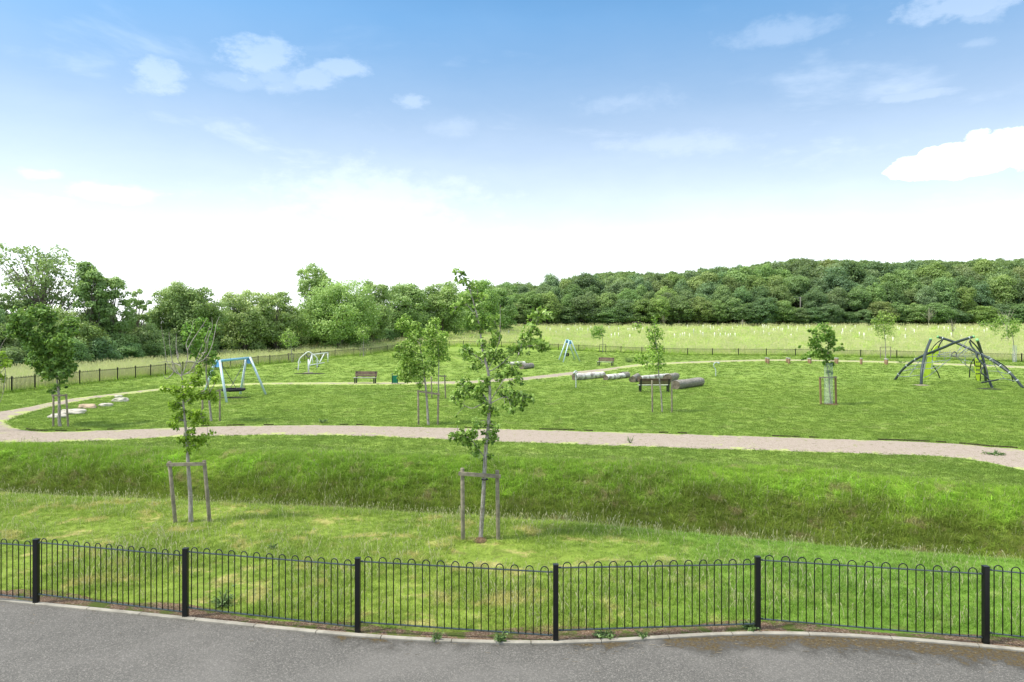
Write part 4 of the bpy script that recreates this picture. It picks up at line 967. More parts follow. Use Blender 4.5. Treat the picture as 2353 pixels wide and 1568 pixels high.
Ht, gH = young('thin young tree with tiered tufts of leaves standing before the nearest bench', C3, (1307, 1338), [(1305, 1300), (1296, 1180), (1285, 1080), (1275, 960), (1270, 850), (1255, 760), (1245, 680), (1240, 600), (1246, 545), (1215, 522)], .04, [[(1250, 770), (1200, 650), (1165, 610), (1130, 577), (1068, 580)], [(1272, 960), (1220, 930), (1130, 890)], [(1272, 950), (1300, 880), (1320, 840)], [(1250, 740), (1290, 715), (1318, 690)], [(1246, 545), (1230, 525), (1207, 525)]], bl, .115, 1.9, 'leaf_maple', col=(1.15, 1.15, 1.0, 1))
stakes('two tall round stakes without crossbar in front of the nearest bench', C3, [((1221, 1068), (1225, 1335)), ((1386, 1072), (1389, 1342))], None, (1290, 1075), gH, .085)
# I right oak in mesh guard
bl = [(800, 165, 36), (840, 170, 26), (750, 180, 34), (730, 210, 24), (790, 220, 44), (840, 240, 44), (880, 210, 26), (820, 290, 48), (770, 290, 36), (740, 340, 40), (900, 260, 36), (930, 240, 22), (920, 300, 34), (980, 280, 24), (950, 330, 24), (800, 350, 48), (860, 340, 48), (780, 400, 40), (850, 400, 48), (900, 380, 40), (990, 330, 16), (530, 250, 28), (470, 250, 20), (570, 240, 22), (560, 290, 36), (540, 330, 30), (600, 320, 34), (520, 390, 36), (560, 380, 40), (610, 380, 36), (650, 360, 26), (690, 370, 26), (530, 440, 36), (590, 440, 40), (490, 480, 30), (460, 500, 14), (640, 430, 24), (650, 480, 40), (610, 500, 36), (690, 520, 44), (640, 550, 44), (720, 560, 40), (590, 600, 40), (660, 610, 44), (620, 650, 34), (570, 650, 34), (530, 680, 30), (510, 675, 16), (720, 620, 40), (760, 560, 36), (790, 600, 44), (770, 650, 40), (730, 670, 26), (830, 560, 36), (850, 620, 44), (830, 670, 36), (880, 660, 30), (840, 500, 34), (880, 460, 34), (940, 430, 30), (960, 460, 26), (900, 500, 30), (940, 540, 30), (980, 540, 26), (1010, 520, 26), (1045, 530, 18), (1000, 400, 14), (960, 400, 24), (900, 600, 24), (920, 690, 26), (930, 740, 28), (920, 775, 24), (945, 780, 14), (890, 770, 14), (790, 740, 24), (800, 780, 20), (780, 760, 12), (840, 730, 16), (1020, 460, 12), (920, 905, 14, .5), (860, 880, 18, .5), (830, 890, 14, .5)]
It, gI = young('young oak with big dark leaves growing out of a wire mesh guard', C8, (893, 1392), [(890, 1330), (872, 1150), (862, 1000), (845, 880), (828, 740), (838, 640), (852, 540), (858, 430), (835, 300), (800, 200)], .035, [[(835, 690), (740, 560), (680, 440), (560, 320), (490, 250)], [(845, 610), (930, 540), (1040, 520)], [(838, 660), (700, 640), (530, 670)], [(850, 480), (930, 400), (970, 290)], [(828, 740), (900, 700), (930, 760)], [(850, 900), (915, 900)]], bl, .15, 3.2, 'leaf_dark', col=(1.15, 1.15, .95, 1), bark='bark_grey')
stakes('brown timber stakes with a grey crossbar round the oak in its mesh guard', C8, [((724, 975), (738, 1390)), ((962, 955), (975, 1398))], [(708, 975), (978, 970)], (852, 975), gI, .09, 'stake_new', True)
def mesh_guard(C, cx, y0, y1, hw, g, label):
    a = ray(*C(cx, y0), g.y) - g; b = ray(*C(cx, y1), g.y) - g; r = abs((ray(*C(cx + hw, y0), g.y) - g).x - a.x); t = MB(); b.z = 0
    n = 22; hgt = a.z
    for k in range(n):
        w = 6.283 * k / n; t.tube([(a.x + r * math.cos(w), r * math.sin(w), 0), (a.x + r * math.cos(w), r * math.sin(w), hgt)], .0035, 3, False)
    z = 0.02
    while z < hgt:
        t.tube([(a.x + r * math.cos(w), r * math.sin(w), z) for w in np.linspace(0, 6.283, 15)], .0035, 3, False); z += .06
    o = t.build('tree_guard', M['clamp']); o.location = g; tag(o, label, 'tree guard'); return o
mesh_guard(C8, 855, 750, 1385, 60, gI, 'cylinder of grey wire mesh round the stem of the young oak')
def disc(name, C, cx, cy, rx, ry, mat, label, cat, dz=.02):
    g = hit(*C(cx, cy)); mb = MB(); n = 40; r = rx * C.s / F * g.y; e = hit(*C(cx, cy - ry)); ryw = max(r * .5, min(r * 1.3, (e - g).length)); vs = [(0, 0, .05)]
    for ring, q in ((1, .5), (2, 1.)):
        for k in range(n):
            a = 6.283 * k / n; w = q * (1 + .18 * mn.noise(Vector((math.cos(a) * 2.5, math.sin(a) * 2.5, cx)))); X, Y = r * w * math.cos(a), ryw * w * math.sin(a)
            vs.append((X, Y, (.035 if ring == 1 else .0) + gz(g.x + X, g.y + Y) - g.z))
    fs = [(0, 1 + k, 1 + (k + 1) % n) for k in range(n)] + [(1 + k, 1 + n + k, 1 + n + (k + 1) % n, 1 + (k + 1) % n) for k in range(n)]
    mb.add(vs, fs); o = mb.build(name, mat); o.location = (g.x, g.y, g.z + .012); tag(o, label, cat); return o
disc('mulch', C8, 890, 1392, 110, 25, M['mulch'], 'ring of brown mulch round the foot of the young oak', 'mulch')
disc('mulch', AV, 1103, 1243, 16, 10, M['mulch'], 'small patch of dark mulch at the foot of the tallest young maple', 'mulch')
# far young trees
def puff_tree(label, C, base, trunk, blobs, leaf=.2, dens=2.6, mat='leaf_maple', col=(1, 1, 1, 1), r0=.06, group='young trees near the far railings', depth=.8, br=(), bark='bark_pale', twr=.012):
    return young(label, C, base, trunk, r0, list(br), blobs, leaf, dens, mat, depth=depth, star=False, col=col, group=group, bark=bark, twr=twr)
J, gJ = puff_tree('rounded young tree right of the young oak, beside the far railings', C4, (1078, 885), [(1077, 800), (1072, 700), (1060, 600), (1050, 520)], [(1050, 520, 26), (1080, 540, 40), (1040, 560, 40), (1110, 550, 30), (1000, 560, 26), (975, 570, 14), (1060, 600, 44), (1110, 600, 34), (1020, 600, 34), (1050, 640, 40), (1100, 640, 34), (1020, 660, 26), (1130, 680, 20), (1070, 680, 30), (1010, 625, 20), (1040, 500, 16)], col=(1.0, .95, 1.0, 1), dens=1.6)
stakes('stakes round the rounded young tree right of the young oak', C4, [((1032, 790), (1036, 880)), ((1120, 790), (1120, 885))], [(1026, 790), (1124, 788)], None, gJ, .1)
K, gK = puff_tree('young tree with flat umbrella crown at the right edge behind the climbing frame', C4, (2162, 915), [(2160, 840), (2150, 720), (2135, 660), (2105, 590)], [(1920, 588, 18), (1960, 592, 22), (2000, 590, 26), (2040, 580, 32), (2080, 570, 34), (2120, 570, 36), (2160, 575, 32), (2200, 585, 26), (2235, 580, 18), (2030, 610, 26), (2070, 610, 34), (2110, 620, 40), (2150, 620, 34), (2180, 640, 22), (2060, 650, 24), (2100, 660, 28), (2150, 660, 28), (2080, 690, 20), (2130, 690, 20), (2200, 610, 18), (2000, 612, 16)], col=(.85, .88, .9, 1), dens=1.8, br=[[(2135, 680), (2050, 620), (1930, 588)], [(2140, 680), (2190, 610), (2235, 580)]])
mesh_guard(C4, 2163, 775, 912, 14, gK, 'grey mesh guard round the umbrella crowned tree at the right edge')
Pt, gP = puff_tree('small windblown tree leaning left above the far railings in the centre', C3, (808, 832), [(808, 780), (806, 720), (800, 680), (790, 630)], [(740, 640, 20), (770, 630, 26), (800, 635, 22), (730, 665, 20), (760, 660, 26), (790, 660, 28), (735, 690, 20), (725, 705, 12), (770, 690, 26), (800, 690, 20), (815, 650, 12), (715, 655, 10), (745, 620, 10)], mat='leaf_dark', col=(1.2, 1.2, 1.1, 1), leaf=.25)
stakes('stakes round the small windblown tree at the centre railings', C3, [((782, 766), (784, 835)), ((832, 764), (834, 834))], [(778, 768), (832, 765)], None, gP, .1)
Qt, gQ = puff_tree('pale young tree beyond the white spinner near the left railings', C2, (437, 918), [(434, 880), (430, 790), (418, 740), (405, 660)], [(400, 650, 24), (420, 680, 34), (385, 690, 34), (450, 700, 28), (360, 715, 22), (410, 720, 40), (440, 740, 34), (380, 745, 34), (420, 765, 30), (460, 720, 16)], col=(1.1, 1.05, 1.2, 1), leaf=.18, dens=1.2)
stakes('stakes round the pale young tree beyond the white spinner', C2, [((408, 842), (410, 915)), ((446, 845), (450, 918))], [(402, 844), (448, 842)], None, gQ, .1)
Rt, gR = puff_tree('small pale tree at the bend of the left railings', C2, (1037, 867), [(1036, 800), (1037, 740), (1030, 660)], [(1030, 620, 26), (1060, 640, 26), (1000, 650, 26), (1040, 670, 34), (1010, 690, 30), (1065, 690, 24), (1035, 710, 26), (990, 670, 14), (1080, 640, 14)], col=(1.1, 1.05, 1.25, 1), leaf=.2, dens=1.2)
stakes('stakes round the small pale tree at the bend of the railings', C2, [((1008, 795), (1008, 866)), ((1050, 795), (1050, 868))], [(1004, 797), (1054, 797)], None, gR, .1)
# bare trees
def bare(label, C, base, top, half, n, r0=.06, bark='bark_bare', seed=1, leafb=None):
    rr = random.Random(seed); bx, by = base; brs = []
    split = by + (top - by) * .38
    for i in range(n):
        f = (i / (n - 1) - .5) * 2; x1 = bx + f * half * rr.uniform(.7, 1); yt = top + abs(f) ** 1.5 * (split - top) * .4 + rr.uniform(0, 6)
        s = split + rr.uniform(-4, 10); brs.append([(bx, s), (bx + (x1 - bx) * .5, s + (yt - s) * .45), (x1, yt)])
        x2 = x1 + rr.uniform(-half, half) * .3; brs.append([(bx + (x1 - bx) * .5, s + (yt - s) * .45), (x2, yt + rr.uniform(3, 14))])
    return puff_tree(label, C, base, [(bx, by + (top - by) * .2), (bx, split), (bx + 1, top + (split - top) * .5)], leafb or [], r0=r0, br=brs, bark=bark, group='bare young trees in the meadow', depth=.7, twr=.018)
N1, gN = bare('pale bare vase shaped tree at the far side of the meadow on the right', C4, (1441, 640), 440, 48, 12, seed=2)
M1, gM = bare('reddish bare tree behind the top of the climbing frame', C4, (1643, 735), 535, 28, 8, bark='bark_grey', seed=3)
L1, gL = bare('bare forked tree behind the umbrella crowned tree', C4, (2098, 762), 450, 34, 9, seed=4)
O1, gO = bare('small bare tree left of the meadow tubes behind the tiered tree', C3, (1320, 640), 508, 30, 8, bark='bark_grey', seed=5)
O2, gO2 = bare('tiny pale bare tree in the middle distance of the meadow', C3, (1981, 640), 545, 24, 8, seed=6)
stakes('stakes round the bare forked tree in the meadow', C4, [((2052, 716), (2052, 758)), ((2110, 716), (2110, 760))], [(2050, 716), (2112, 714)], None, gL, .12)
stakes('stakes round the reddish bare tree in the meadow', C4, [((1622, 712), (1622, 735)), ((1660, 710), (1660, 735))], [(1620, 712), (1662, 710)], None, gM, .12)

# ------------------------------------------------------------------ white tree tubes in the meadow
T3 = [(18,650,680),(142,628,640),(335,625,645),(365,630,655),(415,672,685),(460,620,632),(508,628,655),(523,628,665),(575,612,628),(593,640,660),(617,622,650),(635,635,655),(683,628,668),(707,615,635),(860,622,640),(880,690,710),(910,675,700),(940,622,655),(940,680,700),(1020,630,655),(1035,630,655),(1060,628,655),(1035,685,715),(1083,625,650),(1145,640,650),(1410,678,710),(1458,682,710),(1478,670,700),(1495,665,695),(1537,675,708),(1520,602,625),(1570,635,685),(1628,655,680),(1648,662,705),(1651,603,640),(1690,608,630),(1711,604,620),(1715,630,650),(1737,622,640),(1747,665,712),(1795,670,710),(1782,635,665),(1808,622,650),(1838,668,698),(1863,682,710),(1880,672,710),(1898,628,645),(1920,670,705),(1938,610,625),(2060,632,655),(2082,655,685),(2158,655,682),(2150,608,625),(2165,605,625),(2182,615,628),(2200,618,630),(2208,665,695)]
T4 = [(45,608,628),(58,605,625),(75,610,628),(93,618,640),(53,655,680),(100,665,695),(135,630,660),(152,632,660),(175,618,650),(200,628,655),(213,628,655),(258,606,635),(263,618,640),(290,632,655),(285,678,715),(338,620,640),(335,632,660),(413,608,628),(441,610,628),(482,645,680),(630,615,628),(655,608,622),(708,660,690),(718,632,690),(740,615,635),(782,648,680),(798,628,662),(822,614,630),(858,662,700),(897,668,725),(937,630,655),(960,632,655),(985,615,630),(1020,612,630),(1080,690,720),(1140,705,748),(1245,682,725),(1178,620,640),(1193,625,650),(1247,628,660),(1295,618,645),(1308,630,660),(1320,640,680),(1345,613,635),(1385,628,655),(1430,615,640),(1522,612,635),(1570,615,655),(1605,620,655),(1630,665,720),(1660,618,650),(1705,600,625),(1746,618,650),(1807,630,655),(1850,632,655),(1865,615,640),(1905,640,680),(1930,640,655),(1712,697,720),(1970,615,635)]
g0 = thing('tree_guard', 'pale plastic tube guarding a sapling in the meadow grass', 'tree guard', (0, 0, -5), 'pale tubes guarding saplings in the meadow')
mb = MB(); n = 10; vs = []; fs = []
for r_, z0_, z1_ in ((.10, -.2, 1.2), (.092, -.2, 1.2)):
    for z_ in (z0_, z1_): vs += [(r_ * math.cos(6.283 * k / n), r_ * math.sin(6.283 * k / n), z_) for k in range(n)]
for k in range(n):
    k2 = (k + 1) % n; fs += [(k, k2, n + k2, n + k), (2 * n + k2, 2 * n + k, 3 * n + k, 3 * n + k2), (n + k, n + k2, 3 * n + k2, 3 * n + k)]
mb.add(vs, fs).build('tube', M['guard'], g0, smooth=True)
mb = MB(); mb.box((.12, 0, .45), (.035, .035, 1.3)); mb.build('stake', M['stake'], g0)
first = True; seen = []
tl = [(C3(a, 0)[0], C3(0, b)[1], C3(0, c)[1]) for a, b, c in T3] + [(C4(a, 0)[0], C4(0, b)[1], C4(0, c)[1]) for a, b, c in T4]
for px, y0, y1 in tl:
    if y1 > 753.2: g = hit(px, y1 + 1.2, 219)
    else:
        d = 196 + R.uniform(0, 24); X = (px - CX) / F * d; g = Vector((X, d, gz(X, d)))
    h = (H0 - (y0 - HY) / F * g.y) - g.z; h = min(max(h, 1.0), 2.1); s = (1.2, 1.2, h / 1.2)
    if first: g0.location = g; g0.scale = s; first = False
    else: dup(g0, g, R.uniform(0, 6), s)

# ------------------------------------------------------------------ timber posts, utility pole
pp = [(77, 876, 920), (93, 880, 928), (251, 877, 920), (268, 880, 929), (433, 882, 924), (445, 884, 928), (658, 878, 922), (671, 879, 930), (873, 881, 935), (1078, 885, 930), (1088, 888, 938)]
wp = thing('timber_post', 'short reddish timber post with a grey top in the row behind the far path', 'post', (0, 0, 0), 'short timber posts in pairs along the far path')
MB().tube([(0, 0, -.2), (0, 0, .60)], .14, 14).build('post_body', M['post_wood'], wp, smooth=True, bevel=.01)
MB().tube([(0, 0, .601), (0, 0, .67), (0, 0, .69)], [.165, .165, .14], 14).build('top', M['post_top'], wp)
for i, (x, a, b) in enumerate(pp):
    g = hit(*C4(x, b)); h = (b - a) * C4.s / F * g.y / .69
    if i == 0: wp.location = g; wp.scale = (1, 1, h)
    else: dup(wp, g, R.uniform(0, 6), (1, 1, h))
d = 229.; g = Vector(((1839.4 - CX) / F * d, d, 0)); g.z = gz(g.x, g.y)
up = thing('utility_pole', 'slim pale utility pole carrying a cable in front of the wood', 'pole', tuple(g)); ht = ray(1839, 683, d).z - g.z
MB().tube([(0, 0, -.5), (0, 0, ht)], [.2, .15], 8).build('pole', M['pole'], up, smooth=True); mb = MB(); mb.box((0, 0, ht - .2), (1.6, .12, .14)); mb.build('crossarm', M['pole'], up)
cb = MB()
for a, b in (((1400, 690), (1839.4, 683.5)), ((1839.4, 683.5), (2500, 706))):
    A_, B_ = ray(*a, d), ray(*b, d); pts = []
    for k in range(13):
        q = A_.lerp(B_, k / 12); q.z -= 1.6 * 4 * (k / 12) * (1 - k / 12) * .5; pts.append(q)
    cb.tube(pts, .05, 4)
tag(cb.build('power_cable', M['frame_dark']), 'thin overhead cable sagging across the front of the wood', 'cable')

# ------------------------------------------------------------------ rocks and logs
def rock(label, C, x0, x1, y0, y1, mat, seed):
    g = hit(*C((x0 + x1) / 2, y1 - (y1 - y0) * .18)); s = C.s / F * g.y; w = (x1 - x0) * s; h = (y1 - y0) * s * .8
    import bmesh
    bm = bmesh.new(); bmesh.ops.create_icosphere(bm, subdivisions=4, radius=1)
    for v in bm.verts:
        n1 = mn.noise(v.co * 1.3 + Vector((seed, 0, 0))); n2 = mn.noise(v.co * 4 + Vector((0, seed, 0)))
        c = v.co * (1 + .28 * n1 + .07 * n2); c.z = min(c.z, .62 + .1 * n2)
        v.co = Vector((c.x * w / 2, c.y * w * .33, c.z * h * .85 + h * .30))
    me = bpy.data.meshes.new('rock'); bm.to_mesh(me); bm.free(); me.materials.append(mat); me.shade_smooth()
    o = mobj('rock', me); o.location = g; return tag(o, label, 'rock', 'boulders beside the path bend')
rock('long low pale boulder behind the dense dark maple', CD, 650, 915, 1255, 1325, M['rock'], 1)
rock('pale boulder cut by the stake of the dense dark maple', CD, 530, 720, 1305, 1365, M['rock'], 2)
rock('flat topped tan boulder, largest of the boulders', CD, 850, 1050, 1200, 1262, M['rock_tan'], 3)
rock('small rounded pale boulder between the tan one and the grey one', C1, 835, 942, 1480, 1515, M['rock'], 4)
rock('grey angular boulder farthest right along the path', C1, 950, 1070, 1432, 1478, M['rock'], 5)
rock('low pale boulder just behind the grey angular one', C1, 960, 1030, 1414, 1436, M['rock'], 6)
def log(label, C, a, b, r, mat, seed=0, hollow=False):
    """a,b = crop coords of the ground contact of each end; r in crop px"""
    ga = hit(*C(*a)); gb = hit(*C(*b)); rw = r * C.s / F * ga.y * 1.25
    t = thing('log', label, 'log', tuple(ga), 'felled tree trunks on the lawn'); A_ = Vector((0, 0, rw * .85)); B_ = gb - ga + Vector((0, 0, rw * .85))
    mb = MB(); n = 16; vs = []; fs = []; ax = (B_ - A_).normalized(); s = ax.cross(Vector((0, 0, 1))).normalized(); u = s.cross(ax)
    for i in range(n):
        f = i / (n - 1)
        for k in range(24):
            w = 6.283 * k / 24; rr_ = rw * (1 + .06 * math.sin(3 * w + seed) + .10 * mn.noise(Vector((math.cos(w) * 2, math.sin(w) * 2, f * 5 + seed))) + .04 * mn.noise(Vector((math.cos(w) * 7, math.sin(w) * 7, f * 18 + seed)))) * (1 - .08 * f)
            vs.append(A_.lerp(B_, f) + s * rr_ * math.cos(w) + u * rr_ * math.sin(w))
    for i in range(n - 1):
        for k in range(24): fs.append((i * 24 + k, i * 24 + (k + 1) % 24, (i + 1) * 24 + (k + 1) % 24, (i + 1) * 24 + k))
    mb.add([tuple(v) for v in vs], fs).build('bark', mat, t, smooth=True)
    for end, sg in ((0, -1), (n - 1, 1)):
        e = MB(); c = A_.lerp(B_, end / (n - 1)); ring = [vs[end * 24 + k] for k in range(24)]
        ring = [tuple(c + (v - c) * .97 - ax * sg * .01) for v in ring]; cc = tuple(c - ax * sg * (.03))
        e.add([cc] + ring, [(0, 1 + k, 1 + (k + 1) % 24) if sg > 0 else (0, 1 + (k + 1) % 24, 1 + k) for k in range(24)]); e.build('cut_end', M['cut'], t)
    return t
log('longest white barked birch log, leftmost of the row in front of the path', C6, (385, 628), (745, 592), 36, M['birch'], 1)
log('birch log with grey bark at its left end, second in the row', C6, (775, 628), (1000, 600), 30, M['birch'], 2)
log('short rough barked log lying against the second birch log', C6, (975, 600), (1060, 592), 32, M['rough'], 3)
log('short thick log left of the nearest bench', C6, (1115, 655), (1180, 610), 34, M['rough'], 4)
log('white birch log partly hidden behind the nearest bench', C6, (1205, 650), (1560, 612), 34, M['birch'], 5)
log('dark rough log end rising behind the nearest bench', C6, (1560, 650), (1660, 622), 44, M['rough'], 6)
log('large rough barked trunk right of the nearest bench', C6, (1655, 742), (1975, 695), 50, M['rough'], 7)
log('pale birch log behind the tallest maple crown', C3, (-10, 945), (150, 938), 13, M['birch'], 8)
log('rough log at the right of the tallest maple crown', C3, (125, 975), (215, 966), 20, M['rough'], 9)

# ------------------------------------------------------------------ benches
def bench(label, C, centre, width, ang, facing):
    """centre = crop coords on the ground below the seat"""
    g = hit(*C(*centre)); t = thing('park_bench', label, 'bench', tuple(g), None, ang); L = width
    if facing == 'away': t.rotation_euler.z = ang + math.pi
    for k, (y_, z_) in enumerate(((-.22, .45), (-.08, .455), (.06, .45))):
        mb = MB(); mb.box((0, y_, z_), (L, .12, .04)); o = mb.build('seat_slat', M['bench_seat'], t, bevel=.006)
    for z_ in (.60, .74, .86 if facing != 'away' else .85):
        mb = MB(); mb.box((0, .19 + (z_ - .6) * .25, z_), (L, .035, .125), (1, 0, 0), (0, 1, -.2), (0, .25, 1)); mb.build('back_slat', M['bench_wood'], t, bevel=.006)
    for sx in (-1, 1):
        X = sx * (L / 2 - .12)
        for y_, top in ((-.2, .43), (.16, .9)):
            mb = MB(); mb.bar((X, y_, -.05), (X, y_ + (.10 if top > .5 else 0), top), .07, .08, up=(1, 0, 0)); mb.build('leg', M['bench_leg'], t)
        mb = MB(); mb.bar((X, -.24, .40), (X, .2, .40), .05, .05); mb.build('seat_support', M['bench_leg'], t)
    return t
bench('brown slatted bench facing the camera left of the green bin', C2, (1052, 1096), 1.72, -.12, 'cam')
bench('nearest bench, its back to the camera behind the tiered young tree', C6, (1388, 775), 2.1, .05, 'away')
bench('small distant bench angled left beyond the gravel path', C6, (775, 448), 1.85, -.55, 'cam')
# bin
g = hit(*C7(276, 962)); bt = thing('litter_bin', 'green litter bin in a dark frame beside the slatted bench', 'bin', tuple(g), None, .15)
for sx in (-1, 1):
    for sy in (-1, 1): MB().box((sx * .21, sy * .16, .36), (.045, .045, .86)).build('frame_post', M['bin_frame'], bt)
MB().box((0, 0, .39), (.36, .30, .55)).build('bin_body', M['bin_green'], bt, bevel=.015)
MB().box((0, 0, .80), (.46, .38, .03)).build('lid', M['bin_frame'], bt, bevel=.008)

# ------------------------------------------------------------------ basket swing
def aframe_swing(name, label, near_feet, far_feet, near_apex, far_apex, rr, seat, group='swings on blue topped frames'):
    """pixel measurements resolved to ground points; frame is a beam on two A-frames"""
    nf_ = [px_ground(*p) for p in near_feet]; ff_ = [px_ground(*p) for p in far_feet]
    dn = (nf_[0].y + nf_[1].y) / 2; df = (ff_[0].y + ff_[1].y) / 2
    A_ = ray(*near_apex, dn); B_ = ray(*far_apex, df); hz = (A_.z + B_.z) / 2; A_.z = B_.z = hz
    c = (A_ + B_) / 2; c.z = 0; t = thing(name, label, 'swing', tuple(c), group); ax = (B_ - A_).normalized()
    for ap, feet, sg in ((A_, nf_, -1), (B_, ff_, 1)):
        for f in feet:
            mb = MB(); side = Vector((f.x - ap.x, 0, 0)).normalized() * rr * 1.6
            mb.tube([f - c - Vector((0, 0, .1)), (ap + side + Vector((0, 0, .05))) - c], rr, 12); mb.build('leg', M['steel_blue'], t, smooth=True)
        m0 = ap - c; f0, f1 = feet[0] - c, feet[1] - c; gp = MB()
        k = .13; p0, p1 = m0.lerp(f0, k * 1.15), m0.lerp(f1, k * 1.15); up_ = Vector((0, 0, rr))
        n_ = ax * .02
        q0, q1 = m0 + Vector((rr * .5, 0, rr)), m0 + Vector((-rr * .5, 0, rr))
        if p0.x < p1.x: q0, q1 = q1, q0
        v = [p0 - n_, p1 - n_, q1 - n_, q0 - n_, p0 + n_, p1 + n_, q1 + n_, q0 + n_]
        gp.add([tuple(x) for x in v], [(0, 1, 2, 3), (7, 6, 5, 4), (0, 4, 5, 1), (1, 5, 6, 2), (2, 6, 7, 3), (3, 7, 4, 0)]); gp.build('bracket', M['blue'], t)
    MB().tube([A_ - c - ax * .06, B_ - c + ax * .06], rr * 1.05, 12).build('beam', M['cyan'], t, smooth=True)
    return t, A_ - c, B_ - c, ax, c
t, A_, B_, ax, c = aframe_swing('basket_swing', 'blue swing frame with a wide black basket seat', [(521.4, 926.2), (463, 919)], [(612.6, 908), (551.4, 906.9)], (500, 829), (570, 824), .072, 0)
h1, h2 = A_.lerp(B_, .14), A_.lerp(B_, .86); sc_ = ray(535.5, 893.5, c.y) - c; sz_ = .50; cen = Vector(((A_.x + B_.x) / 2, 0, sz_)); rad = .62
mb = MB(); mb.tube([cen + Vector((rad * math.cos(a), rad * math.sin(a), 0)) for a in np.linspace(0, 6.283, 33)], .075, 10, False); seat = mb.build('basket_seat', M['rubber'], t, smooth=True)
mb = MB()
for k in range(-4, 5):
    o_ = k * .13; l = math.sqrt(max(.01, rad ** 2 - o_ ** 2))
    mb.tube([cen + Vector((o_, -l, 0)), cen + Vector((o_, 0, -.09)), cen + Vector((o_, l, 0))], .012, 5); mb.tube([cen + Vector((-l, o_, 0)), cen + Vector((0, o_, -.09)), cen + Vector((l, o_, 0))], .012, 5)
mb.build('seat_net', M['rubber'], seat)
for hp, s in ((h1, -1), (h2, 1)):
    for sx in (-1, 1):
        e = cen + ax * s * rad * .72 + Vector((sx * rad * .68, 0, .05)); q = hp + Vector((0, 0, -.28)); mb = MB()
        mb.tube([hp + Vector((0, 0, -.05)), q], .022, 6, False); mb.tube([q, e], .019, 6, False); mb.build('chain', M['chain'], t)
disc('shade_wear_patch', C5, 600, 1000, 240, 12, M['worn'], 'dark patch painted as the shadow below the basket swing', 'worn patch')  # dark disc standing for the seat's cast shadow
t, A_, B_, ax, c = aframe_swing('toddler_swing', 'small distant pale blue swing frame with a black cradle seat', [C6(240, 402), C6(457, 392)], [C6(185, 371), C6(387, 362)], C6(330, 128), C6(292, 126), .075, 0)
cen = (A_ + B_) / 2; cen.z = .62; cen.x -= .25; mb = MB()
mb.tube([cen + Vector((.28 * math.cos(a), .2 * math.sin(a), .28)) for a in np.linspace(0, 6.283, 17)], .055, 8, False)
mb.tube([cen + Vector((.24 * math.cos(a), .17 * math.sin(a), 0)) for a in np.linspace(0, 6.283, 17)], .055, 8, False)
for a in (0, 1.57, 3.14, 4.71, .8, 2.4): mb.tube([cen + Vector((.24 * math.cos(a), .17 * math.sin(a), 0)), cen + Vector((.28 * math.cos(a), .2 * math.sin(a), .28))], .05, 6)
mb.build('cradle_seat', M['rubber'], t)
for sx in (-1, 1): MB().tube([cen + Vector((sx * .25, 0, .3)), (A_ + B_) / 2 + Vector((sx * .1 - .1, 0, -.05))], .015, 5).build('chain', M['chain'], t)

# ------------------------------------------------------------------ white spinner and tubular frame beyond it
def P5(x, y, d): return ray(*C5(x, y), d)
g = hit(*C5(1915, 568)); d = g.y; t = thing('pendulum_spinner', 'white standing spinner with an arched arm and foot pads', 'play equipment', tuple(g)); off = P5(1915, 568, d).z - g.z
def w5(pts, dy=None): return [P5(x, y, d) - g + Vector((0, 0 if dy is None else dy[i], 0)) for i, (x, y) in enumerate(pts)]
MB().tube([Vector((0, 0, -.2))] + w5([(1915, 320)]), .075, 12).build('post', M['white_tube'], t, smooth=True)
MB().tube(catmull(w5([(1742, 515), (1752, 420), (1768, 315), (1840, 240), (1915, 188), (1985, 235), (2050, 295), (2060, 380), (2055, 480)], [-.2, -.2, -.2, -.1, 0, .1, .2, .2, .2]), 3), .05, 10).build('arm', M['white_tube'], t, smooth=True)
MB().tube(w5([(1870, 235), (1915, 290), (1960, 240)]), .07, 10).build('hub', M['chain'], t, smooth=True)
for (a, b), y_ in ((((1688, 485), (1750, 490)), -.2), (((2040, 452), (2092, 448)), .2)): MB().tube(w5([a, b], [y_, y_]), .04, 8).build('foot_pad', M['rubber'], t)
for a, y_ in (((1762, 370), -.2), ((2055, 350), .2)):
    q = w5([a], [y_])[0]; MB().tube([q + Vector((.13 * math.cos(k), 0, .13 * math.sin(k))) for k in np.linspace(0, 6.283, 11)], .022, 6, False).build('hand_ring', M['white_tube'], t)
disc('shade_wear_patch', C5, 1930, 575, 260, 10, M['worn'], 'dark circle painted as the shadow under the white spinner', 'worn patch')  # spinner's ground shadow laid down as a dark disc
MB().tube([Vector((0, 0, .02)), Vector((0, 0, .07))], .42, 24).build('base_plate', M['stake'], t)
gd = 80.; g = px_ground(*C5(2255, 378)); t = thing('goal_frame', 'white tubular goal frame beyond the spinner', 'goal', tuple(g))
def q5(x, y, dd): return P5(x, y, dd) - g
dl, dr, dbl, dbr = 78, g.y, 75, 79.5
TL, TR = q5(1975, 240, dl), q5(2258, 202, dr); BL, BR = q5(1990, 408, dl), Vector((0, 0, -.1)); GL, GR = q5(1925, 428, dbl), q5(2190, 380, dbr)
for nm, a, b in (('crossbar', TL, TR), ('goal_post', BL, TL), ('goal_post', BR, TR), ('ground_bar', GL, GR), ('stay', TL, GL), ('stay', q5(2195, 214, dr), q5(2112, 376, dbr))): MB().tube([a, b], .06, 8).build(nm, M['white_tube'], t, smooth=True)

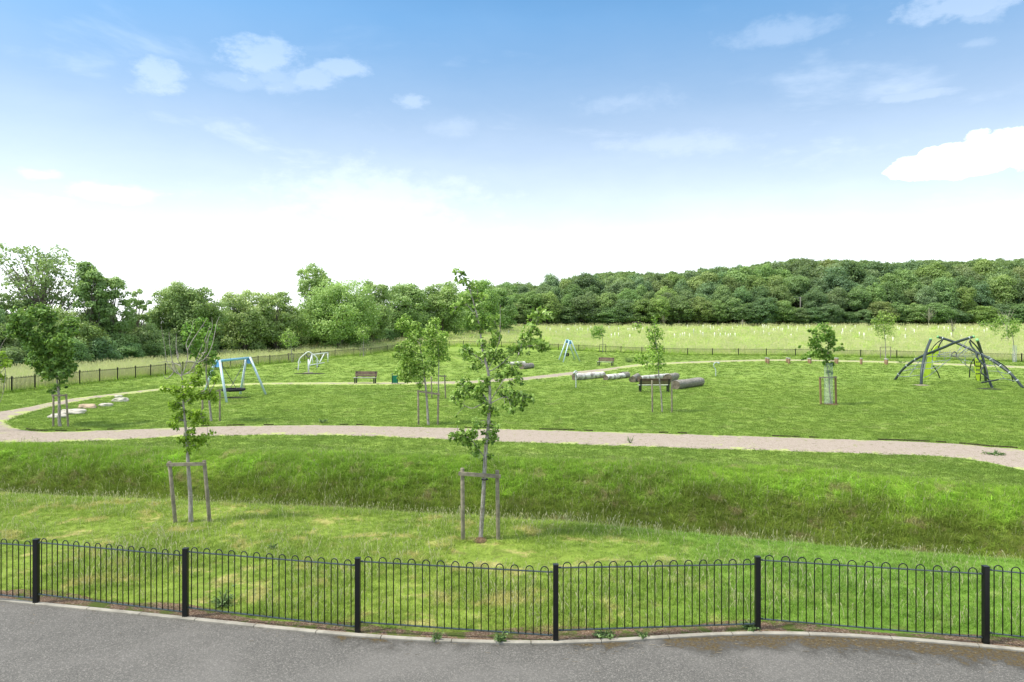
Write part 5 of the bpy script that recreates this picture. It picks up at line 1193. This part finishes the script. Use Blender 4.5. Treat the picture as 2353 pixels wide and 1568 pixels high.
# talk tubes
for lab, pts in (('curved steel speaking tube post in front of the birch logs', [(403, 722), (403, 640), (402, 560), (420, 530), (410, 512), (388, 516), (382, 530)]), ('curved steel speaking tube post on the open lawn at the right', [(2165, 575), (2164, 500), (2150, 470), (2138, 440), (2150, 412), (2175, 403), (2198, 408)])):
    g = hit(*C6(*pts[0])); t = thing('speaking_tube', lab, 'play equipment', tuple(g), 'curved speaking tube posts')
    v = [ray(*C6(x, y), g.y) - g for x, y in pts]; v[0].z = -.1
    MB().tube(catmull(v, 4), .038, 8).build('post', M['clamp'], t, smooth=True)
    e = v[-1]; MB().tube([e - Vector((0, .02, 0)), e + Vector((.0, -.12, -.02))], [.05, .10], 12).build('horn', M['clamp'], t, smooth=True)

# ------------------------------------------------------------------ climbing frame
def P9(x, y, d): return ray(*C9(x, y), d)
cg = Vector(((2160 - CX) / F * 51, 51, 0)); cf = thing('climbing_frame', 'dark curved tube climbing frame with rope nets and lime panels', 'climbing frame', tuple(cg))
def tb(name, pts, r, mat, caps=False, parent=cf):
    v = catmull([P9(x, y, d) - cg for x, y, d in pts], 5)
    o = MB().tube(v, r, 12).build(name, M[mat], parent, smooth=True)
    if caps: MB().tube([v[-1] - (v[-1] - v[-2]).normalized() * .10, v[-1] + (v[-1] - v[-2]).normalized() * .012], r * 1.10, 12).build('end_cap', M['cap_green'], o, smooth=True)
    return v
T1 = tb('arch_tube', [(158, 892, 55.3), (300, 705, 54.5), (480, 560, 53.5), (650, 470, 52.5), (760, 425, 52), (1000, 330, 50.8), (1180, 252, 50), (1400, 180, 49.2), (1512, 148, 49)], .095, 'frame_grey', True)
T2 = tb('arch_tube', [(2345, 1030, 47.6), (2150, 800, 48.2), (1960, 650, 49), (1760, 520, 50), (1600, 440, 51), (1350, 320, 52), (1180, 245, 52.6), (1000, 185, 53), (880, 152, 53.2)], .095, 'frame_grey', True)
T3_ = tb('leaning_post', [(610, 975, 50.4), (620, 750, 50.6), (655, 540, 51.2), (700, 380, 51.8), (772, 195, 52.4)], .10, 'frame_grey', True)
T4_ = tb('leaning_post', [(1705, 900, 54.), (1692, 700, 53.6), (1650, 480, 53), (1600, 310, 52.4), (1558, 200, 52)], .10, 'frame_grey', True)
tb('thin_arch', [(810, 640, 57), (880, 740, 57.2), (915, 820, 57.4), (928, 880, 57.4)], .045, 'frame_dark')
tb('thin_arch', [(1428, 855, 58), (1440, 690, 57.6), (1465, 590, 57), (1510, 520, 56)], .045, 'frame_dark')
tb('thin_arch', [(1760, 505, 51), (1900, 570, 51), (2050, 670, 51.3), (2130, 780, 51.8), (2172, 915, 52.3)], .045, 'frame_dark')
tb('ladder_rail', [(1548, 890, 55), (1530, 700, 54.6), (1505, 530, 54)], .04, 'frame_dark'); tb('ladder_rail', [(1612, 900, 54.8), (1620, 700, 54.4), (1628, 540, 54)], .045, 'frame_dark')
tb('curved_pole', [(1822, 1035, 47.9), (1790, 960, 48), (1755, 880, 48.2), (1740, 800, 48.6), (1700, 640, 49.2), (1640, 470, 49.6), (1560, 330, 49.6), (1440, 205, 49.4)], .05, 'frame_dark')
tb('curved_pole', [(1430, 225, 49.4), (1470, 320, 49.2), (1530, 390, 49), (1560, 500, 48.8), (1640, 600, 48.6), (1680, 650, 48.5)], .055, 'frame_grey')
tb('curved_pole', [(1680, 640, 48.5), (1620, 745, 48.4), (1690, 810, 48.2), (1765, 885, 48.1)], .05, 'frame_dark')
tb('foot_tube', [(1822, 1036, 47.9), (1790, 960, 48), (1762, 890, 48.1)], .085, 'frame_grey')
tb('step_bar', [(1635, 930, 47.9), (1780, 905, 47.9), (1922, 880, 47.9)], .05, 'frame_dark')
tb('hoop', [(1120, 490, 51), (1140, 430, 51), (1180, 405, 51), (1210, 440, 51), (1195, 490, 51), (1150, 480, 51)], .04, 'chain')
tb('curved_pole', [(980, 190, 53), (900, 240, 53.4), (820, 320, 53.8), (760, 420, 54.2), (720, 480, 54.4)], .035, 'frame_dark')
tb('curved_pole', [(985, 195, 52.9), (930, 270, 53), (880, 380, 53.2), (800, 440, 53)], .045, 'frame_dark')
def panel(pts, dd, holes):
    v = catmull([P9(x, y, k) - cg for (x, y), k in zip(pts, dd)], 4); n = len(v); th = Vector((.01, -.03, 0)); c0 = sum(v, Vector()) / n
    mb = MB(); vs = [c0] + v; vs2 = [p - th for p in vs]; fs = [(0, 1 + k, 1 + (k + 1) % n) for k in range(n)]
    fs += [(n + 1, n + 2 + (k + 1) % n, n + 2 + k) for k in range(n)] + [(1 + k, n + 2 + k, n + 2 + (k + 1) % n, 1 + (k + 1) % n) for k in range(n)]
    mb.add([tuple(p) for p in vs + vs2], fs); o = mb.build('climbing_panel', M['lime_panel'], cf)
    if holes:
        hb_ = MB()
        for x, y, k in holes:
            q = P9(x, y, k) - cg; hb_.tube([q + Vector((0, -.07, 0)), q + Vector((0, .02, 0))], .055, 8)
        hb_.build('hand_hold', M['frame_dark'], o)
panel([(650, 850), (690, 876), (740, 850), (775, 730), (820, 600), (880, 480), (935, 330), (905, 302), (860, 312), (800, 390), (765, 365), (745, 370), (720, 460), (700, 560), (665, 700), (650, 850)], [53.5] * 16, [])
panel([(1505, 525), (1620, 520), (1622, 640), (1602, 885), (1560, 885), (1535, 760), (1505, 525)], [54.4] * 7, [(x, y, 54.2) for y in (580, 650, 715, 780) for x in (1550, 1588)])
ropes = [[(715, 485), (900, 490), (1130, 488)], [(1130, 488), (1350, 490), (1600, 500)], [(850, 455), (1120, 462), (1330, 466), (1500, 462)], [(1130, 500), (1060, 560), (980, 620), (760, 800), (650, 850)], [(1190, 490), (1280, 555), (1370, 630), (1520, 765)], [(1400, 195), (1320, 300), (1230, 400), (1180, 470)], [(1450, 300), (1290, 425), (1190, 490)],
         [(600, 535), (500, 680), (415, 800)], [(215, 820), (330, 830), (480, 815), (620, 800)], [(300, 735), (450, 705), (600, 690)], [(490, 575), (560, 580), (640, 570)], [(400, 655), (520, 640), (640, 620)], [(1840, 600), (1920, 740), (2025, 865)], [(1720, 735), (1900, 740), (2050, 780), (2120, 780)], [(1920, 880), (2020, 865), (2200, 905)], [(1680, 610), (1780, 640), (1900, 650)],
         [(700, 500), (670, 600), (660, 690)], [(720, 480), (690, 600), (640, 800)], [(640, 600), (760, 590), (880, 570), (1100, 545)], [(640, 690), (780, 690), (900, 640)], [(800, 440), (800, 560), (785, 690)], [(925, 490), (925, 400), (950, 350)], [(1005, 480), (1005, 540)], [(1100, 480), (1100, 380)], [(1360, 490), (1360, 640)], [(1470, 640), (1480, 740)], [(1300, 470), (1370, 400), (1440, 380)], [(880, 480), (1000, 430), (1080, 420)], [(1220, 490), (1300, 540), (1400, 560), (1480, 580)], [(1700, 480), (1760, 490), (1830, 580)], [(1450, 400), (1500, 450), (1560, 480)], [(1230, 470), (1380, 340)]]
for r_ in ropes:
    dd = 51.5 if 640 < r_[0][0] < 1660 else (53 if r_[0][0] < 640 else 49.2)
    v = catmull([P9(x, y, dd + (i % 2) * .1) - cg for i, (x, y) in enumerate(r_)], 4); o = MB().tube(v, .024, 5).build('rope', M['rope'], cf)
    if len(r_) > 2: MB().tube([v[len(v) // 2] - Vector((.05, 0, 0)), v[len(v) // 2] + Vector((.05, 0, 0))], .035, 6).build('rope_joint', M['clamp'], o)
for v in (T1, T2):
    for k in ([3, 7, 11, 36] if v is T1 else [3, 6, 10, 14, 19, 36]):
        if k < len(v) - 1:
            dr_ = (v[k + 1] - v[k]).normalized(); MB().tube([v[k] - dr_ * .035, v[k] + dr_ * .035], .112, 12).build('clamp', M['clamp'], cf, smooth=True)
disc('shade_wear_patch', C9, 1760, 1040, 195, 14, M['worn'], 'dark worn safety surface below the step bar of the climbing frame', 'worn patch')
disc('shade_wear_patch', C9, 600, 975, 130, 10, M['stake'], 'bare pale ground at the foot of the left climbing post', 'worn patch')

# ------------------------------------------------------------------ weeds by the kerb and tufts
def weed(label, px, py, size, n=26, up=.5, seed=0):
    g = hit(px, py); size *= (.68 if g.y < 15 else 1); C_, N_, S_ = [], [], []; mb = MB()
    for i in range(n):
        a = R.uniform(0, 6.28); l = size * R.uniform(.4, 1); e = R.uniform(.1, 1.2) * up
        tip = Vector((math.cos(a) * l, math.sin(a) * l, l * e)); mb.tube([(0, 0, -.02), tuple(tip * .6 + Vector((0, 0, .03))), tuple(tip)], [.006, .004, .002], 4)
        for k in range(7):
            f = R.uniform(.35, 1.05); C_.append(tip * f + Vector((R.gauss(0, .012), R.gauss(0, .012), R.gauss(0, .01)))); N_.append((R.gauss(0, .4), R.gauss(-.2, .4), 1)); S_.append(R.uniform(.15, .85))
    t = thing('weed', label, 'weed', tuple(g), 'leafy weeds along the edging'); mb.build('stem', M['weed'], t)
    V, Q, S = leaves(np.array(C_), np.array(N_), rng.uniform(.03, .07, len(C_)) * (size / .24) ** .5, np.array(S_), .55); mobj('leaves', quick_mesh('leaves', V, Q, M['weed'], S), t)
weed('leafy weed growing over the edging left of the middle post', 1150, 1484, .16, 30, 1.2)
weed('bristly weed behind the edging, left of the weed spilling over it', 1003, 1472, .15, 26, 1.2)
weed('widest dandelion rosette behind the edging right of the middle post', 1392, 1466, .26, 44, .5)
weed('small weed beside the wide dandelion rosette', 1478, 1468, .14, 20, .8)
weed('weed clump at the foot of the post where the fence bends', 1725, 1449, .22, 30, .8)
weed('tall dark thistle behind the second fence panel from the left', 512, 1392, .30, 40, 1.2)
weed('dark thistle low in the grass left of the tallest maple', 627, 1262, .16, 24, 1.)
weed('green tuft growing in the gravel at the right end of the path', 2287, 1047, .40, 50, .35)
weed('small seedling standing alone on the gravel path', 1449, 1020, .18, 12, 2.)
weed('dock plant on the far edge of the path at the left', 742, 972, .3, 30, .7)
weed('low dark weed on the far lawn left of the climbing frame', C4(1218, 0)[0], C4(0, 922)[1], .7, 40, .4)
weed('bushy weed beside the far path left of the tiered tree', C3(1028, 0)[0], C3(0, 918)[1], .8, 60, 1.1)

# dry twigs and stalks lying around (litter on tarmac and soil)
mb = MB()
for i in range(240):
    px = R.uniform(0, 2353) if R.random() < .35 else R.uniform(1300, 2353); k = kerb_depth((px - CX) / F); off = -abs(R.gauss(0, .28)) if R.random() < .6 else R.uniform(.08, .5)
    x_ = (px - CX) / F * k; y_ = float(k) + off; z_ = .006 if off < 0 else gz(x_, y_) + .03; a = R.uniform(-.7, .7) + (math.pi if R.random() < .5 else 0); l = R.uniform(.02, .09); 
    mb.tube([(x_, y_, z_), (x_ + l * math.cos(a), y_ + l * math.sin(a) * .7, z_ + .004)], R.uniform(.0012, .0028), 3)
tag(mb.build('dry_litter', simple('dry_straw', (.30, .25, .17), .9, .1, var=.5, scale=20)), 'scattered dry stalks and twigs along the road edge', 'litter', kind='stuff')

# ------------------------------------------------------------------ sky, sun, camera
SUN_EL, SUN_AZ = math.radians(57), math.radians(-105)    # azimuth from +Y, negative = left
def build_world():
    w = bpy.data.worlds.new('World'); sc.world = w; w.use_nodes = True; w.node_tree.nodes.clear(); t = NT(w)
    out = t.node('ShaderNodeOutputWorld'); sk = t.node('ShaderNodeTexSky'); sk.sky_type = 'NISHITA'; sk.sun_disc = False
    sk.sun_elevation = SUN_EL; sk.sun_rotation = SUN_AZ; sk.altitude = 60; sk.air_density = 1.0; sk.dust_density = .6; sk.ozone_density = 1.5
    b1 = t.node('ShaderNodeBackground'); b1.inputs[1].default_value = .165
    b2 = t.node('ShaderNodeBackground'); b2.inputs[1].default_value = 1.0
    co = t.node('ShaderNodeTexCoord').outputs['Generated']; sp = t.node('ShaderNodeSeparateXYZ'); t.link(co, sp.inputs[0])
    az = t.math('ARCTAN2', sp.outputs[0], sp.outputs[1]); el = t.math('ARCSINE', sp.outputs[2])
    t.link(t.mix(1, sk.outputs[0], t.ramp(el, [(0, (.60, .66, .70)), (.15, (.60, .72, .80)), (.28, (.64, .88, .98)), (.42, (.70, 1.17, 1.31)), (1, (.68, 1.10, 1.30))]), 'MULTIPLY'), b1.inputs[0])
    cmb = t.node('ShaderNodeCombineXYZ'); t.link(az, cmb.inputs[0]); t.link(el, cmb.inputs[1])
    n1 = t.noise(3.2, 6, .6, t.mapping(cmb.outputs[0], (1, 3.2, 1)), .3); n2 = t.noise(9, 6, .62, t.mapping(cmb.outputs[0], (1, 2.2, 1)), .2); n3 = t.noise(26, 6, .65, t.mapping(cmb.outputs[0], (1, 1.6, 1)))
    d1 = t.math('SUBTRACT', n1, .5); d2 = t.math('SUBTRACT', n2, .5); d3 = t.math('SUBTRACT', n3, .5)
    e2 = t.math('ADD', el, t.math('ADD', t.math('MULTIPLY', d1, .045), t.math('MULTIPLY', d2, .03)))
    # haze: white near the horizon, thinning upward; unseen white overhead added for ambient light
    hz = t.ramp(e2, [(0, (.8,) * 3), (.09, (.60,) * 3), (.145, (.43,) * 3), (.197, (.31,) * 3), (.25, (.22,) * 3), (.31, (.13,) * 3), (.37, (.07,) * 3), (.45, (.02,) * 3), (.62, (.5,) * 3), (1, (.62,) * 3)])
    f = hz
    # thin wisps
    wis = t.math('MULTIPLY', t.smooth(n1, .55, .75), t.math('MULTIPLY', t.smooth(el, .5, .25), .16)); f = t.math('ADD', f, wis)
    def blob(px, py, rx, ry, amt, soft=.6, k=2.0, sharp=False):
        a0 = math.atan((px - CX) / F); e0 = math.atan((HY - py) / math.hypot(F, px - CX)); cs = math.cos(a0) ** 2
        ax_ = t.math('DIVIDE', t.math('SUBTRACT', az, a0), rx / F * cs); ay_ = t.math('DIVIDE', t.math('SUBTRACT', el, e0), ry / F * math.cos(a0))
        r = t.math('SQRT', t.math('ADD', t.math('MULTIPLY', ax_, ax_), t.math('MULTIPLY', ay_, ay_)))
        r = t.math('ADD', r, t.math('ADD', t.math('MULTIPLY', d2, -k * 1.6), t.math('MULTIPLY', d3, -k)))
        return t.math('MULTIPLY', t.smooth(r, 1 + soft * .3, 1 - soft), amt)
    for bl in [(365, 180, 62, 40, .55), (335, 200, 48, 22, .3), (600, 140, 95, 46, .6), (630, 170, 80, 36, .35), (560, 185, 80, 22, .25), (795, 150, 62, 20, .55), (722, 183, 55, 20, .5), (940, 232, 42, 16, .45),
               (1440, 232, 120, 26, .28, .9), (1050, 290, 60, 22, .25, .9), (520, 292, 60, 18, .35, .9), (1780, 76, 120, 24, .4, .9), (2190, 16, 150, 32, .6), (2250, 25, 60, 26, .4, .5), (2240, 100, 40, 12, .25), (2100, 220, 90, 10, .35), (1550, 330, 190, 24, .3, .9), (850, 450, 260, 80, .45, .95), (90, 402, 55, 16, .5), (230, 440, 120, 20, .5), (130, 462, 50, 12, .5)]:
        f = t.math('MAXIMUM', f, t.math('ADD', hz, t.math('MULTIPLY', blob(*bl), .22)))
    for bl in [(2190, 365, 70, 42, 1., .24, 1.1), (2250, 350, 60, 48, 1., .24, 1.1), (2320, 345, 80, 54, 1., .24, 1.1), (2110, 382, 88, 28, 1., .24, 1.1), (2140, 368, 40, 32, 1., .1, .9), (2370, 350, 90, 55, 1., .2, .9), (2230, 385, 130, 30, 1., .2, .9)]:
        f = t.math('MAXIMUM', f, t.math('MULTIPLY', blob(*bl), .66))
    f = t.math('MINIMUM', f, 1.0)
    b2.inputs[0].default_value = (1.0, 1.02, 1.04, 1); b2.inputs[1].default_value = 1.9
    mx = t.node('ShaderNodeMixShader'); t.link(f, mx.inputs[0]); t.link(b1.outputs[0], mx.inputs[1]); t.link(b2.outputs[0], mx.inputs[2]); t.link(mx.outputs[0], out.inputs[0])
build_world()
sl = bpy.data.lights.new('sun', 'SUN'); sl.energy = 5.0; sl.angle = math.radians(6); sl.color = (1, .95, .86)
so = bpy.data.objects.new('sun', sl); COL.objects.link(so)
dv = Vector((math.sin(SUN_AZ) * math.cos(SUN_EL), math.cos(SUN_AZ) * math.cos(SUN_EL), math.sin(SUN_EL)))
so.rotation_euler = dv.to_track_quat('Z', 'Y').to_euler()
cam = bpy.data.cameras.new('camera'); cam.lens = 24; cam.sensor_width = 36; cam.shift_y = -34 / 2353; cam.clip_end = 6000; cam.clip_start = .1
co_ = bpy.data.objects.new('camera', cam); COL.objects.link(co_); co_.location = (0, 0, H0); co_.rotation_euler = (math.pi / 2, 0, 0); sc.camera = co_
sc.view_settings.view_transform = 'Standard'; sc.view_settings.look = 'None'; sc.view_settings.exposure = 0
